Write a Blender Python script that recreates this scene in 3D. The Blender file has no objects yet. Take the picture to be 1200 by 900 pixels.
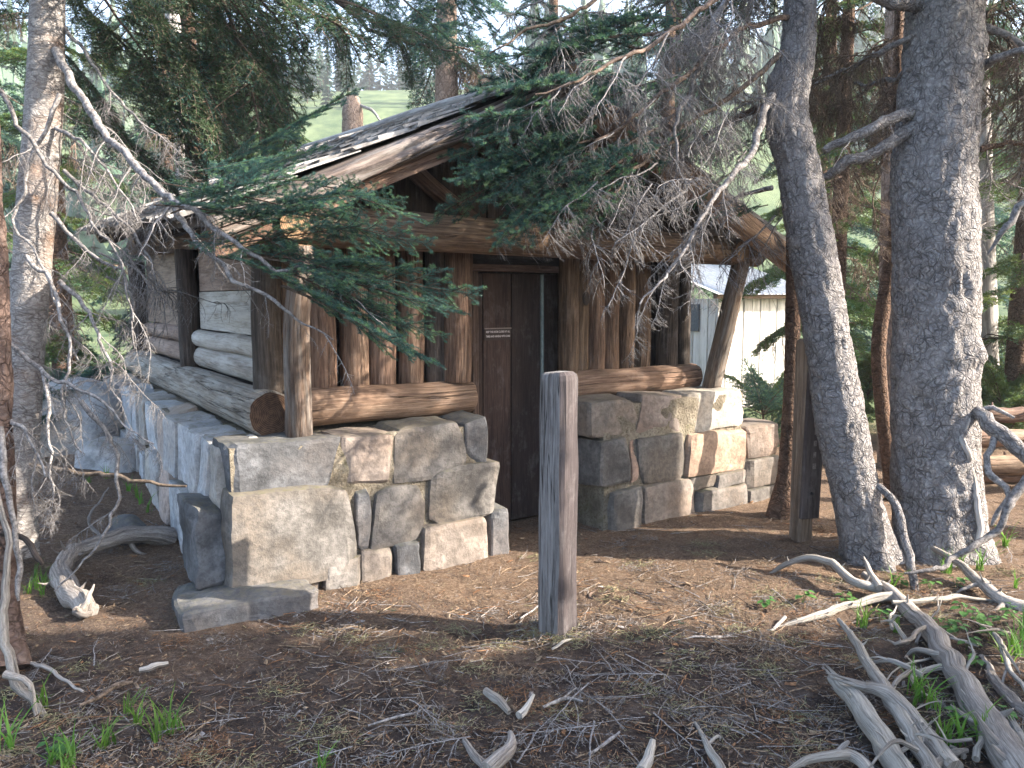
import bpy, math, random
import numpy as np
from mathutils import Vector, Matrix

# ------------------------------------------------------------------ camera, sky, sun, exposure
SC = bpy.context.scene
COL = SC.collection
CAM_H = 1.6
PITCH = math.atan(100 / 930.0)
cam_d = bpy.data.cameras.new("camera")
cam_d.sensor_width = 36.0
cam_d.lens = 36.0 * 930 / 1200
cam_d.clip_start = 0.05
cam_d.clip_end = 3000
cam = bpy.data.objects.new("camera", cam_d)
cam.location = (0, 0, CAM_H)
cam.rotation_euler = (math.pi / 2 - PITCH, 0, 0)
COL.objects.link(cam)
SC.camera = cam

SUN_EL = math.radians(29)
SUN_AZ = math.atan2(0.99, -0.13)          # measured from +Y towards +X
SUN_DIR = Vector((math.cos(SUN_EL) * math.sin(SUN_AZ), math.cos(SUN_EL) * math.cos(SUN_AZ), math.sin(SUN_EL)))
world = bpy.data.worlds.new("World")
SC.world = world
world.use_nodes = True
wn = world.node_tree
wn.nodes.clear()
sky = wn.nodes.new("ShaderNodeTexSky")
sky.sky_type = 'NISHITA'
sky.sun_disc = False
sky.sun_elevation = SUN_EL
sky.sun_rotation = SUN_AZ
sky.air_density = 1.0
sky.dust_density = 3.0
wbg = wn.nodes.new("ShaderNodeBackground")
wbg.inputs['Strength'].default_value = 0.15
wout = wn.nodes.new("ShaderNodeOutputWorld")
wn.links.new(sky.outputs[0], wbg.inputs[0])
wn.links.new(wbg.outputs[0], wout.inputs[0])

sun_d = bpy.data.lights.new("sun", 'SUN')
sun_d.energy = 4.5
sun_d.angle = math.radians(0.5)
sun_d.color = (1.0, 0.89, 0.75)
sun = bpy.data.objects.new("sun", sun_d)
sun.rotation_euler = SUN_DIR.to_track_quat('Z', 'Y').to_euler()
sun.location = (20, -2, 14)
COL.objects.link(sun)

SC.view_settings.view_transform = 'Standard'
SC.view_settings.look = 'None'
SC.view_settings.exposure = 2.38
SC.view_settings.gamma = 1.0
SC.view_settings.use_curve_mapping = False
SC.render.engine = 'CYCLES'
SC.cycles.max_bounces = 6
SC.cycles.diffuse_bounces = 4
SC.cycles.transmission_bounces = 3
SC.cycles.transparent_max_bounces = 4

rng = np.random.default_rng(11)
random.seed(11)

# ------------------------------------------------------------------ numeric helpers
def hashn(i, j, k, seed):
    h = np.sin(i * 127.1 + j * 311.7 + k * 74.7 + seed * 19.19) * 43758.5453
    return h - np.floor(h)

def vn(P, seed=0.0):
    """value noise, -1..1, P (...,3)"""
    P = np.asarray(P, float)
    i = np.floor(P); f = P - i; f = f * f * (3 - 2 * f)
    out = 0
    for a in (0, 1):
        wa = f[..., 0] if a else 1 - f[..., 0]
        for b in (0, 1):
            wb = f[..., 1] if b else 1 - f[..., 1]
            for c in (0, 1):
                wc = f[..., 2] if c else 1 - f[..., 2]
                out = out + wa * wb * wc * hashn(i[..., 0] + a, i[..., 1] + b, i[..., 2] + c, seed)
    return out * 2 - 1

def fbm(P, seed=0.0, octv=3):
    s = 0; a = 1.0; P = np.asarray(P, float)
    for o in range(octv):
        s = s + a * vn(P * (2 ** o), seed + o * 3.7); a *= 0.5
    return s

def norm(v):
    return v / (np.linalg.norm(v, axis=-1, keepdims=True) + 1e-12)

def ramp01(x, a, b):
    t = np.clip((x - a) / (b - a), 0, 1)
    return t * t * (3 - 2 * t)

def ground_z(x, y):
    x = np.asarray(x, float); y = np.asarray(y, float)
    P = np.stack([x, y, 0 * x], -1)
    z = 0.022 * fbm(P * 1.3, 3, 3) + 0.008 * vn(P * 9, 8)
    z = z + 0.30 * np.exp(-(((x + 3.6) / 1.25) ** 2 + ((y - 6.3) / 1.6) ** 2))
    z = z + 0.10 * np.exp(-(((x - 3.1) / 1.2) ** 2 + ((y - 3.0) / 1.6) ** 2))
    z = z + 0.022 * np.exp(-(((x - 0.22) / 0.13) ** 2 + ((y - 3.66) / 0.13) ** 2))
    d = np.maximum(y - 26, 0)
    hill = 0.40 * d * ramp01(d, 0, 60) + 6 * ramp01(d, 20, 120) * vn(P / 45.0, 5) 
    z = z + 60 * np.tanh(hill / 60.0)
    return z

CP, SP = math.cos(PITCH), math.sin(PITCH)
def wp(px, py, d):
    """the place in the world that lies d metres ahead at a measured bearing"""
    a, b = (px - 600) / 930.0, (450 - py) / 930.0
    return np.array([a * d, (CP + b * SP) * d, CAM_H + (-SP + b * CP) * d])

def gp(px, py, z=0.0):
    """the place on the ground at a measured bearing"""
    a, b = (px - 600) / 930.0, (450 - py) / 930.0
    k = (z - CAM_H) / (-SP + b * CP)
    return np.array([a * k, (CP + b * SP) * k, z])

# ------------------------------------------------------------------ mesh builder
class MB:
    def __init__(self):
        self.V = []; self.n = 0; self.Q = []; self.T = []; self.UQ = []; self.UT = []; self.MQ = []; self.MT = []
    def add(self, V, Q=None, T=None, mat=0, uq=None, ut=None):
        V = np.asarray(V, float).reshape(-1, 3)
        if Q is not None and len(Q):
            Q = np.asarray(Q, np.int64).reshape(-1, 4); self.Q.append(Q + self.n)
            self.UQ.append(np.zeros((len(Q), 4, 2)) if uq is None else np.asarray(uq, float).reshape(-1, 4, 2))
            self.MQ.append(np.broadcast_to(np.asarray(mat), (len(Q),)).copy())
        if T is not None and len(T):
            T = np.asarray(T, np.int64).reshape(-1, 3); self.T.append(T + self.n)
            self.UT.append(np.zeros((len(T), 3, 2)) if ut is None else np.asarray(ut, float).reshape(-1, 3, 2))
            self.MT.append(np.broadcast_to(np.asarray(mat), (len(T),)).copy())
        self.V.append(V); self.n += len(V)
        return self
    def mesh(self, name, mats, smooth=True):
        V = np.concatenate(self.V)
        Q = np.concatenate(self.Q) if self.Q else np.zeros((0, 4), np.int64)
        T = np.concatenate(self.T) if self.T else np.zeros((0, 3), np.int64)
        UQ = np.concatenate(self.UQ) if self.UQ else np.zeros((0, 4, 2))
        UT = np.concatenate(self.UT) if self.UT else np.zeros((0, 3, 2))
        mi = np.concatenate([*self.MQ, *self.MT]) if (self.MQ or self.MT) else np.zeros(0)
        me = bpy.data.meshes.new(name)
        me.vertices.add(len(V)); me.vertices.foreach_set("co", V.astype(np.float32).ravel())
        nl = Q.size + T.size
        me.loops.add(nl)
        me.loops.foreach_set("vertex_index", np.concatenate([Q.ravel(), T.ravel()]).astype(np.int32))
        me.polygons.add(len(Q) + len(T))
        starts = np.concatenate([np.arange(len(Q)) * 4, len(Q) * 4 + np.arange(len(T)) * 3]).astype(np.int32)
        me.polygons.foreach_set("loop_start", starts)
        me.polygons.foreach_set("material_index", mi.astype(np.int32))
        me.polygons.foreach_set("use_smooth", np.full(len(starts), smooth, dtype=bool))
        uvl = me.uv_layers.new(name="UVMap")
        uvl.data.foreach_set("uv", np.concatenate([UQ.ravel(), UT.ravel()]).astype(np.float32))
        for m in (mats if isinstance(mats, (list, tuple)) else [mats]):
            me.materials.append(m)
        me.update(calc_edges=True)
        return me

def tag(o, label=None, cat=None, group=None, kind=None):
    if label: o["label"] = label
    if cat: o["category"] = cat
    if group: o["group"] = group
    if kind: o["kind"] = kind
    return o

def link(name, me, parent=None, loc=None, rot=None):
    o = bpy.data.objects.new(name, me)
    COL.objects.link(o)
    if parent is not None: o.parent = parent
    if loc is not None: o.location = Vector(loc)
    if rot is not None: o.rotation_euler = rot
    return o

def empty(name, loc=(0, 0, 0), rz=0.0):
    o = bpy.data.objects.new(name, None)
    o.empty_display_size = 0.2
    o.location = Vector([float(c) for c in loc]); o.rotation_euler = (0, 0, rz)
    COL.objects.link(o)
    return o

def catmull(P, R, step):
    P = np.asarray(P, float); R = np.asarray(R, float)
    Pe = np.vstack([2 * P[0] - P[1], P, 2 * P[-1] - P[-2]])
    out, ro = [], []
    for i in range(len(P) - 1):
        p0, p1, p2, p3 = Pe[i:i + 4]
        n = max(2, int(np.ceil(np.linalg.norm(p2 - p1) / step)))
        t = np.linspace(0, 1, n, endpoint=False)[:, None]
        out.append(0.5 * ((2 * p1) + (-p0 + p2) * t + (2 * p0 - 5 * p1 + 4 * p2 - p3) * t ** 2 + (-p0 + 3 * p1 - 3 * p2 + p3) * t ** 3))
        ro.append(R[i] + (R[i + 1] - R[i]) * t[:, 0])
    out.append(P[-1:]); ro.append(R[-1:])
    return np.vstack(out), np.concatenate(ro)

def frames(P):
    T = norm(np.gradient(P, axis=0))
    ref = np.array([0, 0, 1.0]) if abs(T[0][2]) < 0.8 else np.array([0, 1.0, 0])
    N = np.zeros_like(P); n = norm(np.cross(T[0], ref))
    for i in range(len(P)):
        n = norm(n - T[i] * np.dot(n, T[i])); N[i] = n
    return T, N, np.cross(T, N)

def tube(mb, P, R, sides=10, mat=0, cap=True, cap_mat=None, rough=0.0, freq=(6, 6), seed=0.0, ridge=0.0, rfreq=(40, 5), lump=None):
    """a swept log; rough = low lumps, ridge = bark or grain furrows running along it"""
    P = np.asarray(P, float); n = len(P)
    R = np.broadcast_to(np.asarray(R, float), (n,))
    T, N, Bn = frames(P)
    a = np.linspace(0, 2 * np.pi, sides, endpoint=False)
    L = np.concatenate([[0], np.cumsum(np.linalg.norm(np.diff(P, axis=0), axis=1))])
    rr = np.repeat(R[:, None], sides, 1)
    ca, sa = np.cos(a)[None, :], np.sin(a)[None, :]
    if rough or ridge:
        rm = R.mean()
        Q = np.stack([ca * rm * np.ones((n, 1)), sa * rm * np.ones((n, 1)), np.repeat(L[:, None], sides, 1)], -1)
        if rough: rr = rr * (1 + rough * fbm(Q * np.array([freq[0], freq[0], freq[1]]), seed, 3))
        if ridge: rr = rr - ridge * np.abs(fbm(Q * np.array([rfreq[0], rfreq[0], rfreq[1]]), seed + 5, 2))
    if lump is not None: rr = rr + lump(L[:, None], a[None, :], rr)
    V = P[:, None, :] + rr[..., None] * (ca[..., None] * N[:, None, :] + sa[..., None] * Bn[:, None, :])
    i, j = np.meshgrid(np.arange(n - 1), np.arange(sides), indexing='ij')
    j2 = (j + 1) % sides
    Q = np.stack([i * sides + j, i * sides + j2, (i + 1) * sides + j2, (i + 1) * sides + j], -1).reshape(-1, 4)
    cir = 2 * np.pi * R.mean()
    u0, u1 = j / sides * cir, (j + 1) / sides * cir
    uq = np.stack([np.stack([u0, L[i]], -1), np.stack([u1, L[i]], -1), np.stack([u1, L[i + 1]], -1), np.stack([u0, L[i + 1]], -1)], 2)
    mb.add(V, Q, mat=mat, uq=uq)
    if cap:
        cm = mat if cap_mat is None else cap_mat
        for e, ring, flip in ((0, 0, 1), (n - 1, n - 1, 0)):
            rv = V[ring]; c = rv.mean(0)
            VV = np.vstack([rv, c[None]])
            jj = np.arange(sides); k = (jj + 1) % sides
            Tt = np.stack([k, jj, np.full(sides, sides)], -1) if flip else np.stack([jj, k, np.full(sides, sides)], -1)
            loc = np.stack([np.cos(a) * R[ring], np.sin(a) * R[ring]], -1); loc = np.vstack([loc, [[0, 0]]])
            mb.add(VV, T=Tt, mat=cm, ut=loc[Tt])
    return mb

def btubes(mb, P, R, sides=3, mat=0):
    """many thin twigs at once: P (m,n,3) R (m,n)"""
    m, n, _ = P.shape
    if m == 0: return
    T = norm(np.gradient(P, axis=1))
    ref = np.where(np.abs(T[..., 2:3]) < 0.85, np.array([0, 0, 1.0]), np.array([1.0, 0, 0]))
    N = norm(np.cross(T, ref)); Bn = np.cross(T, N)
    a = np.linspace(0, 2 * np.pi, sides, endpoint=False)
    V = P[:, :, None, :] + R[:, :, None, None] * (np.cos(a)[:, None] * N[:, :, None, :] + np.sin(a)[:, None] * Bn[:, :, None, :])
    k, i, j = np.meshgrid(np.arange(m), np.arange(n - 1), np.arange(sides), indexing='ij')
    j2 = (j + 1) % sides
    b = k * n * sides
    Q = np.stack([b + i * sides + j, b + i * sides + j2, b + (i + 1) * sides + j2, b + (i + 1) * sides + j], -1).reshape(-1, 4)
    mt = mat if np.ndim(mat) == 0 else np.repeat(np.asarray(mat), (n - 1) * sides)
    mb.add(V, Q, mat=mt)

def grow(start, dirs, length, n, droop, wob, r):
    """integrate m curved shoots: droop pulls down, wob wanders"""
    m = len(start)
    P = np.zeros((m, n, 3)); P[:, 0] = start
    d = norm(np.asarray(dirs, float)); st = (np.asarray(length) / (n - 1))[:, None]
    droop = np.broadcast_to(np.asarray(droop, float), (m,))[:, None]
    for i in range(1, n):
        P[:, i] = P[:, i - 1] + d * st
        d = norm(d + r.normal(0, wob, (m, 3)) + np.array([0, 0, -1.0]) * droop)
    return P

def at_s(P, s):
    """points and tangents on polylines P (m,n,3) at s (m,) 0..1"""
    m, n, _ = P.shape
    f = np.clip(s, 0, 0.9999) * (n - 1); i = f.astype(int); fr = (f - i)[:, None]
    k = np.arange(m)
    a, b = P[k, i], P[k, i + 1]
    return a + (b - a) * fr, norm(b - a)

def box(mb, lo, hi, mat=0, grain=None, taper=None):
    lo = np.asarray(lo, float); hi = np.asarray(hi, float)
    c = np.array([[x, y, z] for z in (0, 1) for y in (0, 1) for x in (0, 1)], float)
    V = lo + c * (hi - lo)
    F = [(0, 2, 3, 1), (4, 5, 7, 6), (0, 1, 5, 4), (2, 6, 7, 3), (0, 4, 6, 2), (1, 3, 7, 5)]
    ax = int(np.argmax(hi - lo)) if grain is None else grain
    uq = []
    for f in F:
        p = V[list(f)]; flat = int(np.argmin(np.ptp(p, axis=0)))
        oth = [k for k in range(3) if k != flat]
        vax = ax if ax in oth else oth[1]; uax = oth[0] if oth[0] != vax else oth[1]
        uq.append(np.stack([p[:, uax] + 0.37 * p[:, flat], p[:, vax]], -1))
    mb.add(V, F, mat=mat, uq=uq)
    return mb

def cube_grid(n):
    V, idx, F = [], {}, []
    def vid(p):
        k = tuple(np.round(p, 5))
        if k not in idx:
            idx[k] = len(V); V.append(p)
        return idx[k]
    g = np.linspace(-1, 1, n + 1)
    for ax in range(3):
        for s in (-1, 1):
            u, v = [(1, 2), (2, 0), (0, 1)][ax]
            for i in range(n):
                for j in range(n):
                    q = []
                    for (a, b) in ((i, j), (i + 1, j), (i + 1, j + 1), (i, j + 1)):
                        p = np.zeros(3); p[ax] = s; p[u] = g[a]; p[v] = g[b]; q.append(vid(p))
                    F.append(q if s > 0 else q[::-1])
    return np.array(V), np.array(F)
CG5 = cube_grid(5); CG8 = cube_grid(11); CG3 = cube_grid(3)

def rock(mb, size, seed, amp=0.02, k=9, grid=CG5, mat=0, shear=0.06, freq=5.0):
    V, F = grid
    r = np.random.default_rng(int(seed * 97) + 5)
    q = V.copy()
    q = q * (np.abs(q).max(1) / (np.sum(np.abs(q) ** k, 1) ** (1 / k)))[:, None]
    sz = np.asarray(size, float) / 2
    sh = r.normal(0, shear, 4)
    x, y, z = q[:, 0].copy(), q[:, 1].copy(), q[:, 2].copy()
    q[:, 0] += sh[0] * z * 1.2 + sh[1] * x * z
    q[:, 2] += sh[2] * x + sh[3] * x * z
    P = q * sz
    for c_ in range(6):                      # flat fracture planes knock off corners and edges
        nr = r.normal(0, 1, 3); nr[1] = -abs(nr[1]) if c_ < 5 else nr[1]; nr = norm(nr)
        sup = np.abs(nr) @ sz; dd = sup * r.uniform(.83, .95)
        ov = np.maximum(P @ nr - dd, 0); P = P - nr * (ov * .92)[:, None]
    nv = norm(V)
    P = P + nv * (amp * fbm(P * freq + seed * 7.3, seed, 3))[:, None]
    P = P + 0.35 * amp * np.stack([vn(P * freq * 3 + 11, seed + 1), vn(P * freq * 3 + 23, seed + 2), vn(P * freq * 3 + 37, seed + 3)], -1)
    mb.add(P, F, mat=mat)
    return mb

# ------------------------------------------------------------------ materials
class NT:
    def __init__(self, name):
        self.m = bpy.data.materials.new(name); self.m.use_nodes = True
        self.t = self.m.node_tree; self.t.nodes.clear()
        self.out = self.t.nodes.new("ShaderNodeOutputMaterial")
        self.b = self.t.nodes.new("ShaderNodeBsdfPrincipled")
        self.t.links.new(self.b.outputs[0], self.out.inputs[0])
    def n(self, typ, **kw):
        o = self.t.nodes.new(typ)
        for k, v in kw.items(): setattr(o, k, v)
        return o
    def l(self, a, b): self.t.links.new(a, b)
    def setv(self, sock, v):
        if hasattr(v, 'is_linked') or hasattr(v, 'links'): self.l(v, sock)
        else: sock.default_value = v
    def coord(self, kind='UV', scale=(1, 1, 1), offset_random=True):
        tc = self.n("ShaderNodeTexCoord"); mp = self.n("ShaderNodeMapping")
        mp.inputs['Scale'].default_value = scale
        src = tc.outputs[kind]
        if offset_random:
            oi = self.n("ShaderNodeObjectInfo")
            mul = self.n("ShaderNodeMath", operation='MULTIPLY'); self.l(oi.outputs['Random'], mul.inputs[0]); mul.inputs[1].default_value = 61.0
            ad = self.n("ShaderNodeVectorMath", operation='ADD'); self.l(src, ad.inputs[0]); self.l(mul.outputs[0], ad.inputs[1]); src = ad.outputs[0]
        self.l(src, mp.inputs['Vector'])
        return mp.outputs[0]
    def noise(self, vec, scale=5, detail=6, rough=0.6, dist=0.0):
        o = self.n("ShaderNodeTexNoise"); self.l(vec, o.inputs['Vector'])
        o.inputs['Scale'].default_value = scale; o.inputs['Detail'].default_value = detail
        o.inputs['Roughness'].default_value = rough; o.inputs['Distortion'].default_value = dist
        return o.outputs['Fac']
    def voro(self, vec, scale=5, feature='F1', rnd=1.0):
        o = self.n("ShaderNodeTexVoronoi", feature=feature); self.l(vec, o.inputs['Vector'])
        o.inputs['Scale'].default_value = scale; o.inputs['Randomness'].default_value = rnd
        return o
    def ramp(self, fac, stops):
        o = self.n("ShaderNodeValToRGB"); self.l(fac, o.inputs[0])
        e = o.color_ramp.elements
        while len(e) < len(stops): e.new(0.5)
        for k, (p, c) in enumerate(stops):
            e[k].position = p
            e[k].color = (*c, 1) if isinstance(c, (tuple, list)) else (c, c, c, 1)
        return o.outputs[0]
    def mix(self, fac, a, b, blend='MIX'):
        o = self.n("ShaderNodeMix", data_type='RGBA', blend_type=blend)
        self.setv(o.inputs[0], fac)
        for s, v in ((o.inputs[6], a), (o.inputs[7], b)):
            if isinstance(v, (tuple, list)): s.default_value = (*v, 1)
            else: self.l(v, s)
        return o.outputs[2]
    def math(self, op, a, b=0.5):
        o = self.n("ShaderNodeMath", operation=op)
        self.setv(o.inputs[0], a); self.setv(o.inputs[1], b)
        return o.outputs[0]
    def vary(self, col, amount=0.25, hue=0.012, sat=1.0):
        oi = self.n("ShaderNodeObjectInfo")
        h = self.n("ShaderNodeHueSaturation"); self.l(col, h.inputs['Color']); h.inputs['Saturation'].default_value = sat
        mr = self.n("ShaderNodeMapRange"); self.l(oi.outputs['Random'], mr.inputs[0])
        mr.inputs[3].default_value = 1 - amount; mr.inputs[4].default_value = 1 + amount
        self.l(mr.outputs[0], h.inputs['Value'])
        m2 = self.n("ShaderNodeMath", operation='MULTIPLY_ADD'); self.l(oi.outputs['Random'], m2.inputs[0]); m2.inputs[1].default_value = 17.3; m2.inputs[2].default_value = 0
        fr = self.math('FRACT', m2.outputs[0], 0)
        mr2 = self.n("ShaderNodeMapRange"); self.l(fr, mr2.inputs[0]); mr2.inputs[3].default_value = 0.5 - hue; mr2.inputs[4].default_value = 0.5 + hue
        self.l(mr2.outputs[0], h.inputs['Hue'])
        return h.outputs[0]
    def bump(self, h, strength=0.5, dist=0.01, prev=None):
        o = self.n("ShaderNodeBump"); o.inputs['Strength'].default_value = strength; o.inputs['Distance'].default_value = dist
        self.l(h, o.inputs['Height'])
        if prev is not None: self.l(prev, o.inputs['Normal'])
        return o.outputs[0]
    def fin(self, col, rough=0.85, nrm=None, spec=0.25):
        if isinstance(col, (tuple, list)): self.b.inputs['Base Color'].default_value = (*col, 1)
        else: self.l(col, self.b.inputs['Base Color'])
        self.setv(self.b.inputs['Roughness'], rough)
        self.b.inputs['Specular IOR Level'].default_value = spec
        if nrm is not None: self.l(nrm, self.b.inputs['Normal'])
        return self.m

def wood(name, dark, mid, light, grain=(55, 3.0), crack=0.5, vary=0.22, grey=None, bump=0.6, sat=0.80, streak=0.5):
    t = NT(name)
    g = t.coord('UV', (grain[0], grain[1], 1))
    n1 = t.noise(g, 1.6, 9, 0.72, 0.2)
    g2 = t.coord('UV', (7, 1.1, 1)); n2 = t.noise(g2, 1.0, 5, 0.6)
    f = t.math('ADD', t.math('MULTIPLY', n1, 0.55), t.math('MULTIPLY', n2, 0.45))
    col = t.ramp(f, [(0.39, dark), (0.5, mid), (0.62, light)])
    if grey is not None:
        g3 = t.coord('UV', (16, 2.2, 1)); n3 = t.noise(g3, 1.0, 6, 0.7, 0.3)
        col = t.mix(t.ramp(n3, [(0.44, 0.0), (0.62, 0.85)]), col, grey)
    gc = t.coord('UV', (grain[0] * .42, 0.55, 1)); n4 = t.noise(gc, 1.0, 3, 0.5, 0.35)
    cr = t.ramp(t.math('ABSOLUTE', t.math('SUBTRACT', n4, 0.5)), [(0.0, 1.0), (0.014, 0.0)])
    col = t.mix(t.math('MULTIPLY', cr, crack), col, tuple(c * 0.25 for c in dark))
    pt = t.coord('UV', (9, 5, 1)); n6 = t.noise(pt, 1.0, 8, 0.75)
    col = t.mix(t.ramp(n6, [(0.52, 0.0), (0.66, 0.45)]), col, tuple(min(.7, (c + .10) * 1.0) for c in mid))
    gs = t.coord('UV', (grain[0] * .36, 1.6, 1)); n5 = t.noise(gs, 1.0, 7, 0.72, 0.25)
    col = t.mix(t.ramp(n5, [(0.40, streak), (0.50, 0.0)]), col, tuple(c * 0.55 for c in dark))
    col = t.vary(col, vary, 0.012, sat)
    h = t.math('SUBTRACT', t.math('ADD', n1, t.math('MULTIPLY', n5, 0.8)), t.math('MULTIPLY', cr, crack * 1.2))
    return t.fin(col, 0.82, t.bump(h, min(1.0, bump * 1.4), 0.012), 0.3)

W_LOG = wood('log_brown', (0.065, 0.036, 0.022), (0.185, 0.110, 0.066), (0.37, 0.25, 0.165), sat=.9)
W_SILL = wood('log_honey', (0.11, 0.058, 0.03), (0.25, 0.145, 0.078), (0.42, 0.28, 0.165), grain=(45, 2.0), crack=0.9, vary=0.1)
W_SILLG = wood('log_weathered', (0.14, 0.11, 0.085), (0.27, 0.22, 0.17), (0.42, 0.37, 0.30), grain=(45, 2.0), crack=0.9, vary=0.1, grey=(0.42, 0.40, 0.36), streak=0.45)
W_DARK = wood('post_dark', (0.030, 0.021, 0.017), (0.070, 0.049, 0.038), (0.14, 0.10, 0.078))
W_BEAM = wood('beam_brown', (0.07, 0.036, 0.022), (0.16, 0.085, 0.048), (0.30, 0.18, 0.10), vary=0.05)
W_RAFT = wood('rafter_honey', (0.16, 0.085, 0.042), (0.32, 0.19, 0.10), (0.50, 0.34, 0.20), vary=0.05)
W_RAKE = wood('rake_weathered', (0.050, 0.032, 0.024), (0.16, 0.105, 0.072), (0.31, 0.225, 0.16), grain=(34, 1.5), crack=1.0, vary=0.1, bump=1.0, sat=0.6, grey=(0.24, 0.21, 0.185))
W_BRACE = wood('brace_brown', (0.06, 0.036, 0.024), (0.15, 0.09, 0.055), (0.28, 0.19, 0.12), vary=0.1, grey=(0.27, 0.24, 0.21))
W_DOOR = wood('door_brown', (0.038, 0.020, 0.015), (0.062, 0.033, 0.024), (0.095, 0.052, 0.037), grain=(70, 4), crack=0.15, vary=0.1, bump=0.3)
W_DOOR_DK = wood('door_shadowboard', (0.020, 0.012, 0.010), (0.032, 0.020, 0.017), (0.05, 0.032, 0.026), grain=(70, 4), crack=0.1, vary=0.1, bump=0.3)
W_FRAME = wood('frame_brown', (0.07, 0.038, 0.027), (0.13, 0.073, 0.05), (0.22, 0.135, 0.095), crack=0.2)
W_GABLE = wood('gable_brown', (0.035, 0.022, 0.017), (0.065, 0.041, 0.031), (0.10, 0.068, 0.05), crack=0.2)
W_PALE = wood('siding_pale', (0.23, 0.19, 0.155), (0.37, 0.33, 0.28), (0.52, 0.48, 0.43), grain=(40, 2), crack=0.4, vary=0.12, grey=(0.55, 0.53, 0.50), bump=0.4, streak=0.22)
W_PALED = wood('siding_brownpale', (0.13, 0.082, 0.056), (0.25, 0.165, 0.115), (0.35, 0.25, 0.185), grain=(40, 2), crack=0.3, vary=0.12, bump=0.4, streak=0.25)
W_BOLL = wood('bollard_weathered', (0.075, 0.064, 0.062), (0.165, 0.150, 0.148), (0.27, 0.25, 0.248), grain=(90, 2.6), crack=1.0, vary=0.02, grey=(0.31, 0.30, 0.30), bump=0.8)
W_BOLLP = wood('bollard_purple', (0.040, 0.031, 0.033), (0.070, 0.055, 0.058), (0.115, 0.094, 0.096), grain=(90, 2.5), crack=0.35, vary=0.02, bump=0.5)
W_SIGN = wood('signboard_purple', (0.05, 0.035, 0.034), (0.085, 0.062, 0.060), (0.13, 0.10, 0.095), grain=(50, 3), crack=0.3, vary=0.02)
W_SIGNP = wood('signpost_tan', (0.12, 0.075, 0.045), (0.24, 0.155, 0.095), (0.38, 0.27, 0.18), grain=(60, 2.5), crack=0.6, vary=0.02)
W_BARN = wood('barn_white', (0.50, 0.49, 0.47), (0.64, 0.63, 0.61), (0.74, 0.73, 0.71), grain=(25, 1.5), crack=0.1, vary=0.06, bump=0.15)
W_DEAD = wood('bleached_wood', (0.24, 0.20, 0.17), (0.46, 0.41, 0.355), (0.64, 0.58, 0.515), grain=(190, 7.0), crack=0.5, vary=0.12, bump=0.7)
W_DEADB = wood('barky_deadwood', (0.16, 0.135, 0.118), (0.33, 0.285, 0.25), (0.52, 0.465, 0.415), grain=(110, 22), crack=0.4, vary=0.12, bump=0.9)
W_SHING = wood('shingle_grey', (0.14, 0.13, 0.125), (0.27, 0.26, 0.25), (0.42, 0.40, 0.39), grain=(45, 3), crack=0.4, vary=0.35)
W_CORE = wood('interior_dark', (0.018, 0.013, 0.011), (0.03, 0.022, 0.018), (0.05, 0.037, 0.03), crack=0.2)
W_REDLOG = wood('fallen_log_red', (0.09, 0.045, 0.028), (0.20, 0.11, 0.065), (0.34, 0.21, 0.13), grain=(20, 1.2), crack=0.8)

def endgrain(name, a, b):
    t = NT(name); uv = t.coord('UV', (1, 1, 1), False)
    le = t.n("ShaderNodeVectorMath", operation='LENGTH'); t.l(uv, le.inputs[0])
    w = t.math('SINE', t.math('MULTIPLY', le.outputs['Value'], 620.0), 0)
    n = t.noise(uv, 30, 5)
    f = t.math('ADD', t.math('MULTIPLY', w, 0.15), n)
    return t.fin(t.ramp(f, [(0.3, a), (0.7, b)]), 0.9, t.bump(f, 0.4, 0.004))
W_END = endgrain('log_end', (0.10, 0.06, 0.035), (0.33, 0.22, 0.13))
W_ENDD = endgrain('log_end_dark', (0.035, 0.02, 0.014), (0.12, 0.07, 0.045))

def stone(name, base, var, moss=0.0):
    t = NT(name)
    v = t.coord('Object', (1, 1, 1))
    n1 = t.noise(v, 4.5, 8, 0.62, 0.3); n2 = t.noise(v, 26, 6, 0.7); n3 = t.noise(v, 95, 4, 0.6)
    lo = tuple(c * (1 - var) for c in base); hi = tuple(min(c * (1 + var), 0.85) for c in base)
    warm = (base[0] * 1.12, base[1] * 0.98, base[2] * 0.86)
    col = t.ramp(n1, [(0.38, lo), (0.5, base), (0.62, hi)])
    n4 = t.noise(v, 2.2, 4, 0.55); col = t.mix(t.ramp(n4, [(0.46, 0.0), (0.62, 0.75)]), col, warm)
    col = t.mix(t.math('MULTIPLY', t.ramp(n2, [(0.40, 1.0), (0.56, 0.0)]), 0.55), col, tuple(c * 0.45 for c in base))
    col = t.mix(t.math('MULTIPLY', t.ramp(n3, [(0.58, 0.0), (0.70, 1.0)]), 0.30), col, tuple(min(0.8, c * 1.7) for c in base))
    if moss:
        ge = t.n("ShaderNodeNewGeometry"); sx = t.n("ShaderNodeSeparateXYZ"); t.l(ge.outputs['Normal'], sx.inputs[0])
        mk = t.math('MULTIPLY', t.ramp(sx.outputs[2], [(0.35, 0.0), (0.8, 1.0)]), t.ramp(n2, [(0.4, 0.0), (0.6, 1.0)]))
        col = t.mix(t.math('MULTIPLY', mk, moss), col, (0.10, 0.095, 0.045))
    col = t.vary(col, 0.16, 0.008)
    h = t.math('ADD', n1, t.math('MULTIPLY', n2, 0.5))
    b1 = t.bump(h, 0.4, 0.03); b2 = t.bump(n3, 0.35, 0.006, b1)
    return t.fin(col, 0.9, b2, 0.25)
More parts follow.
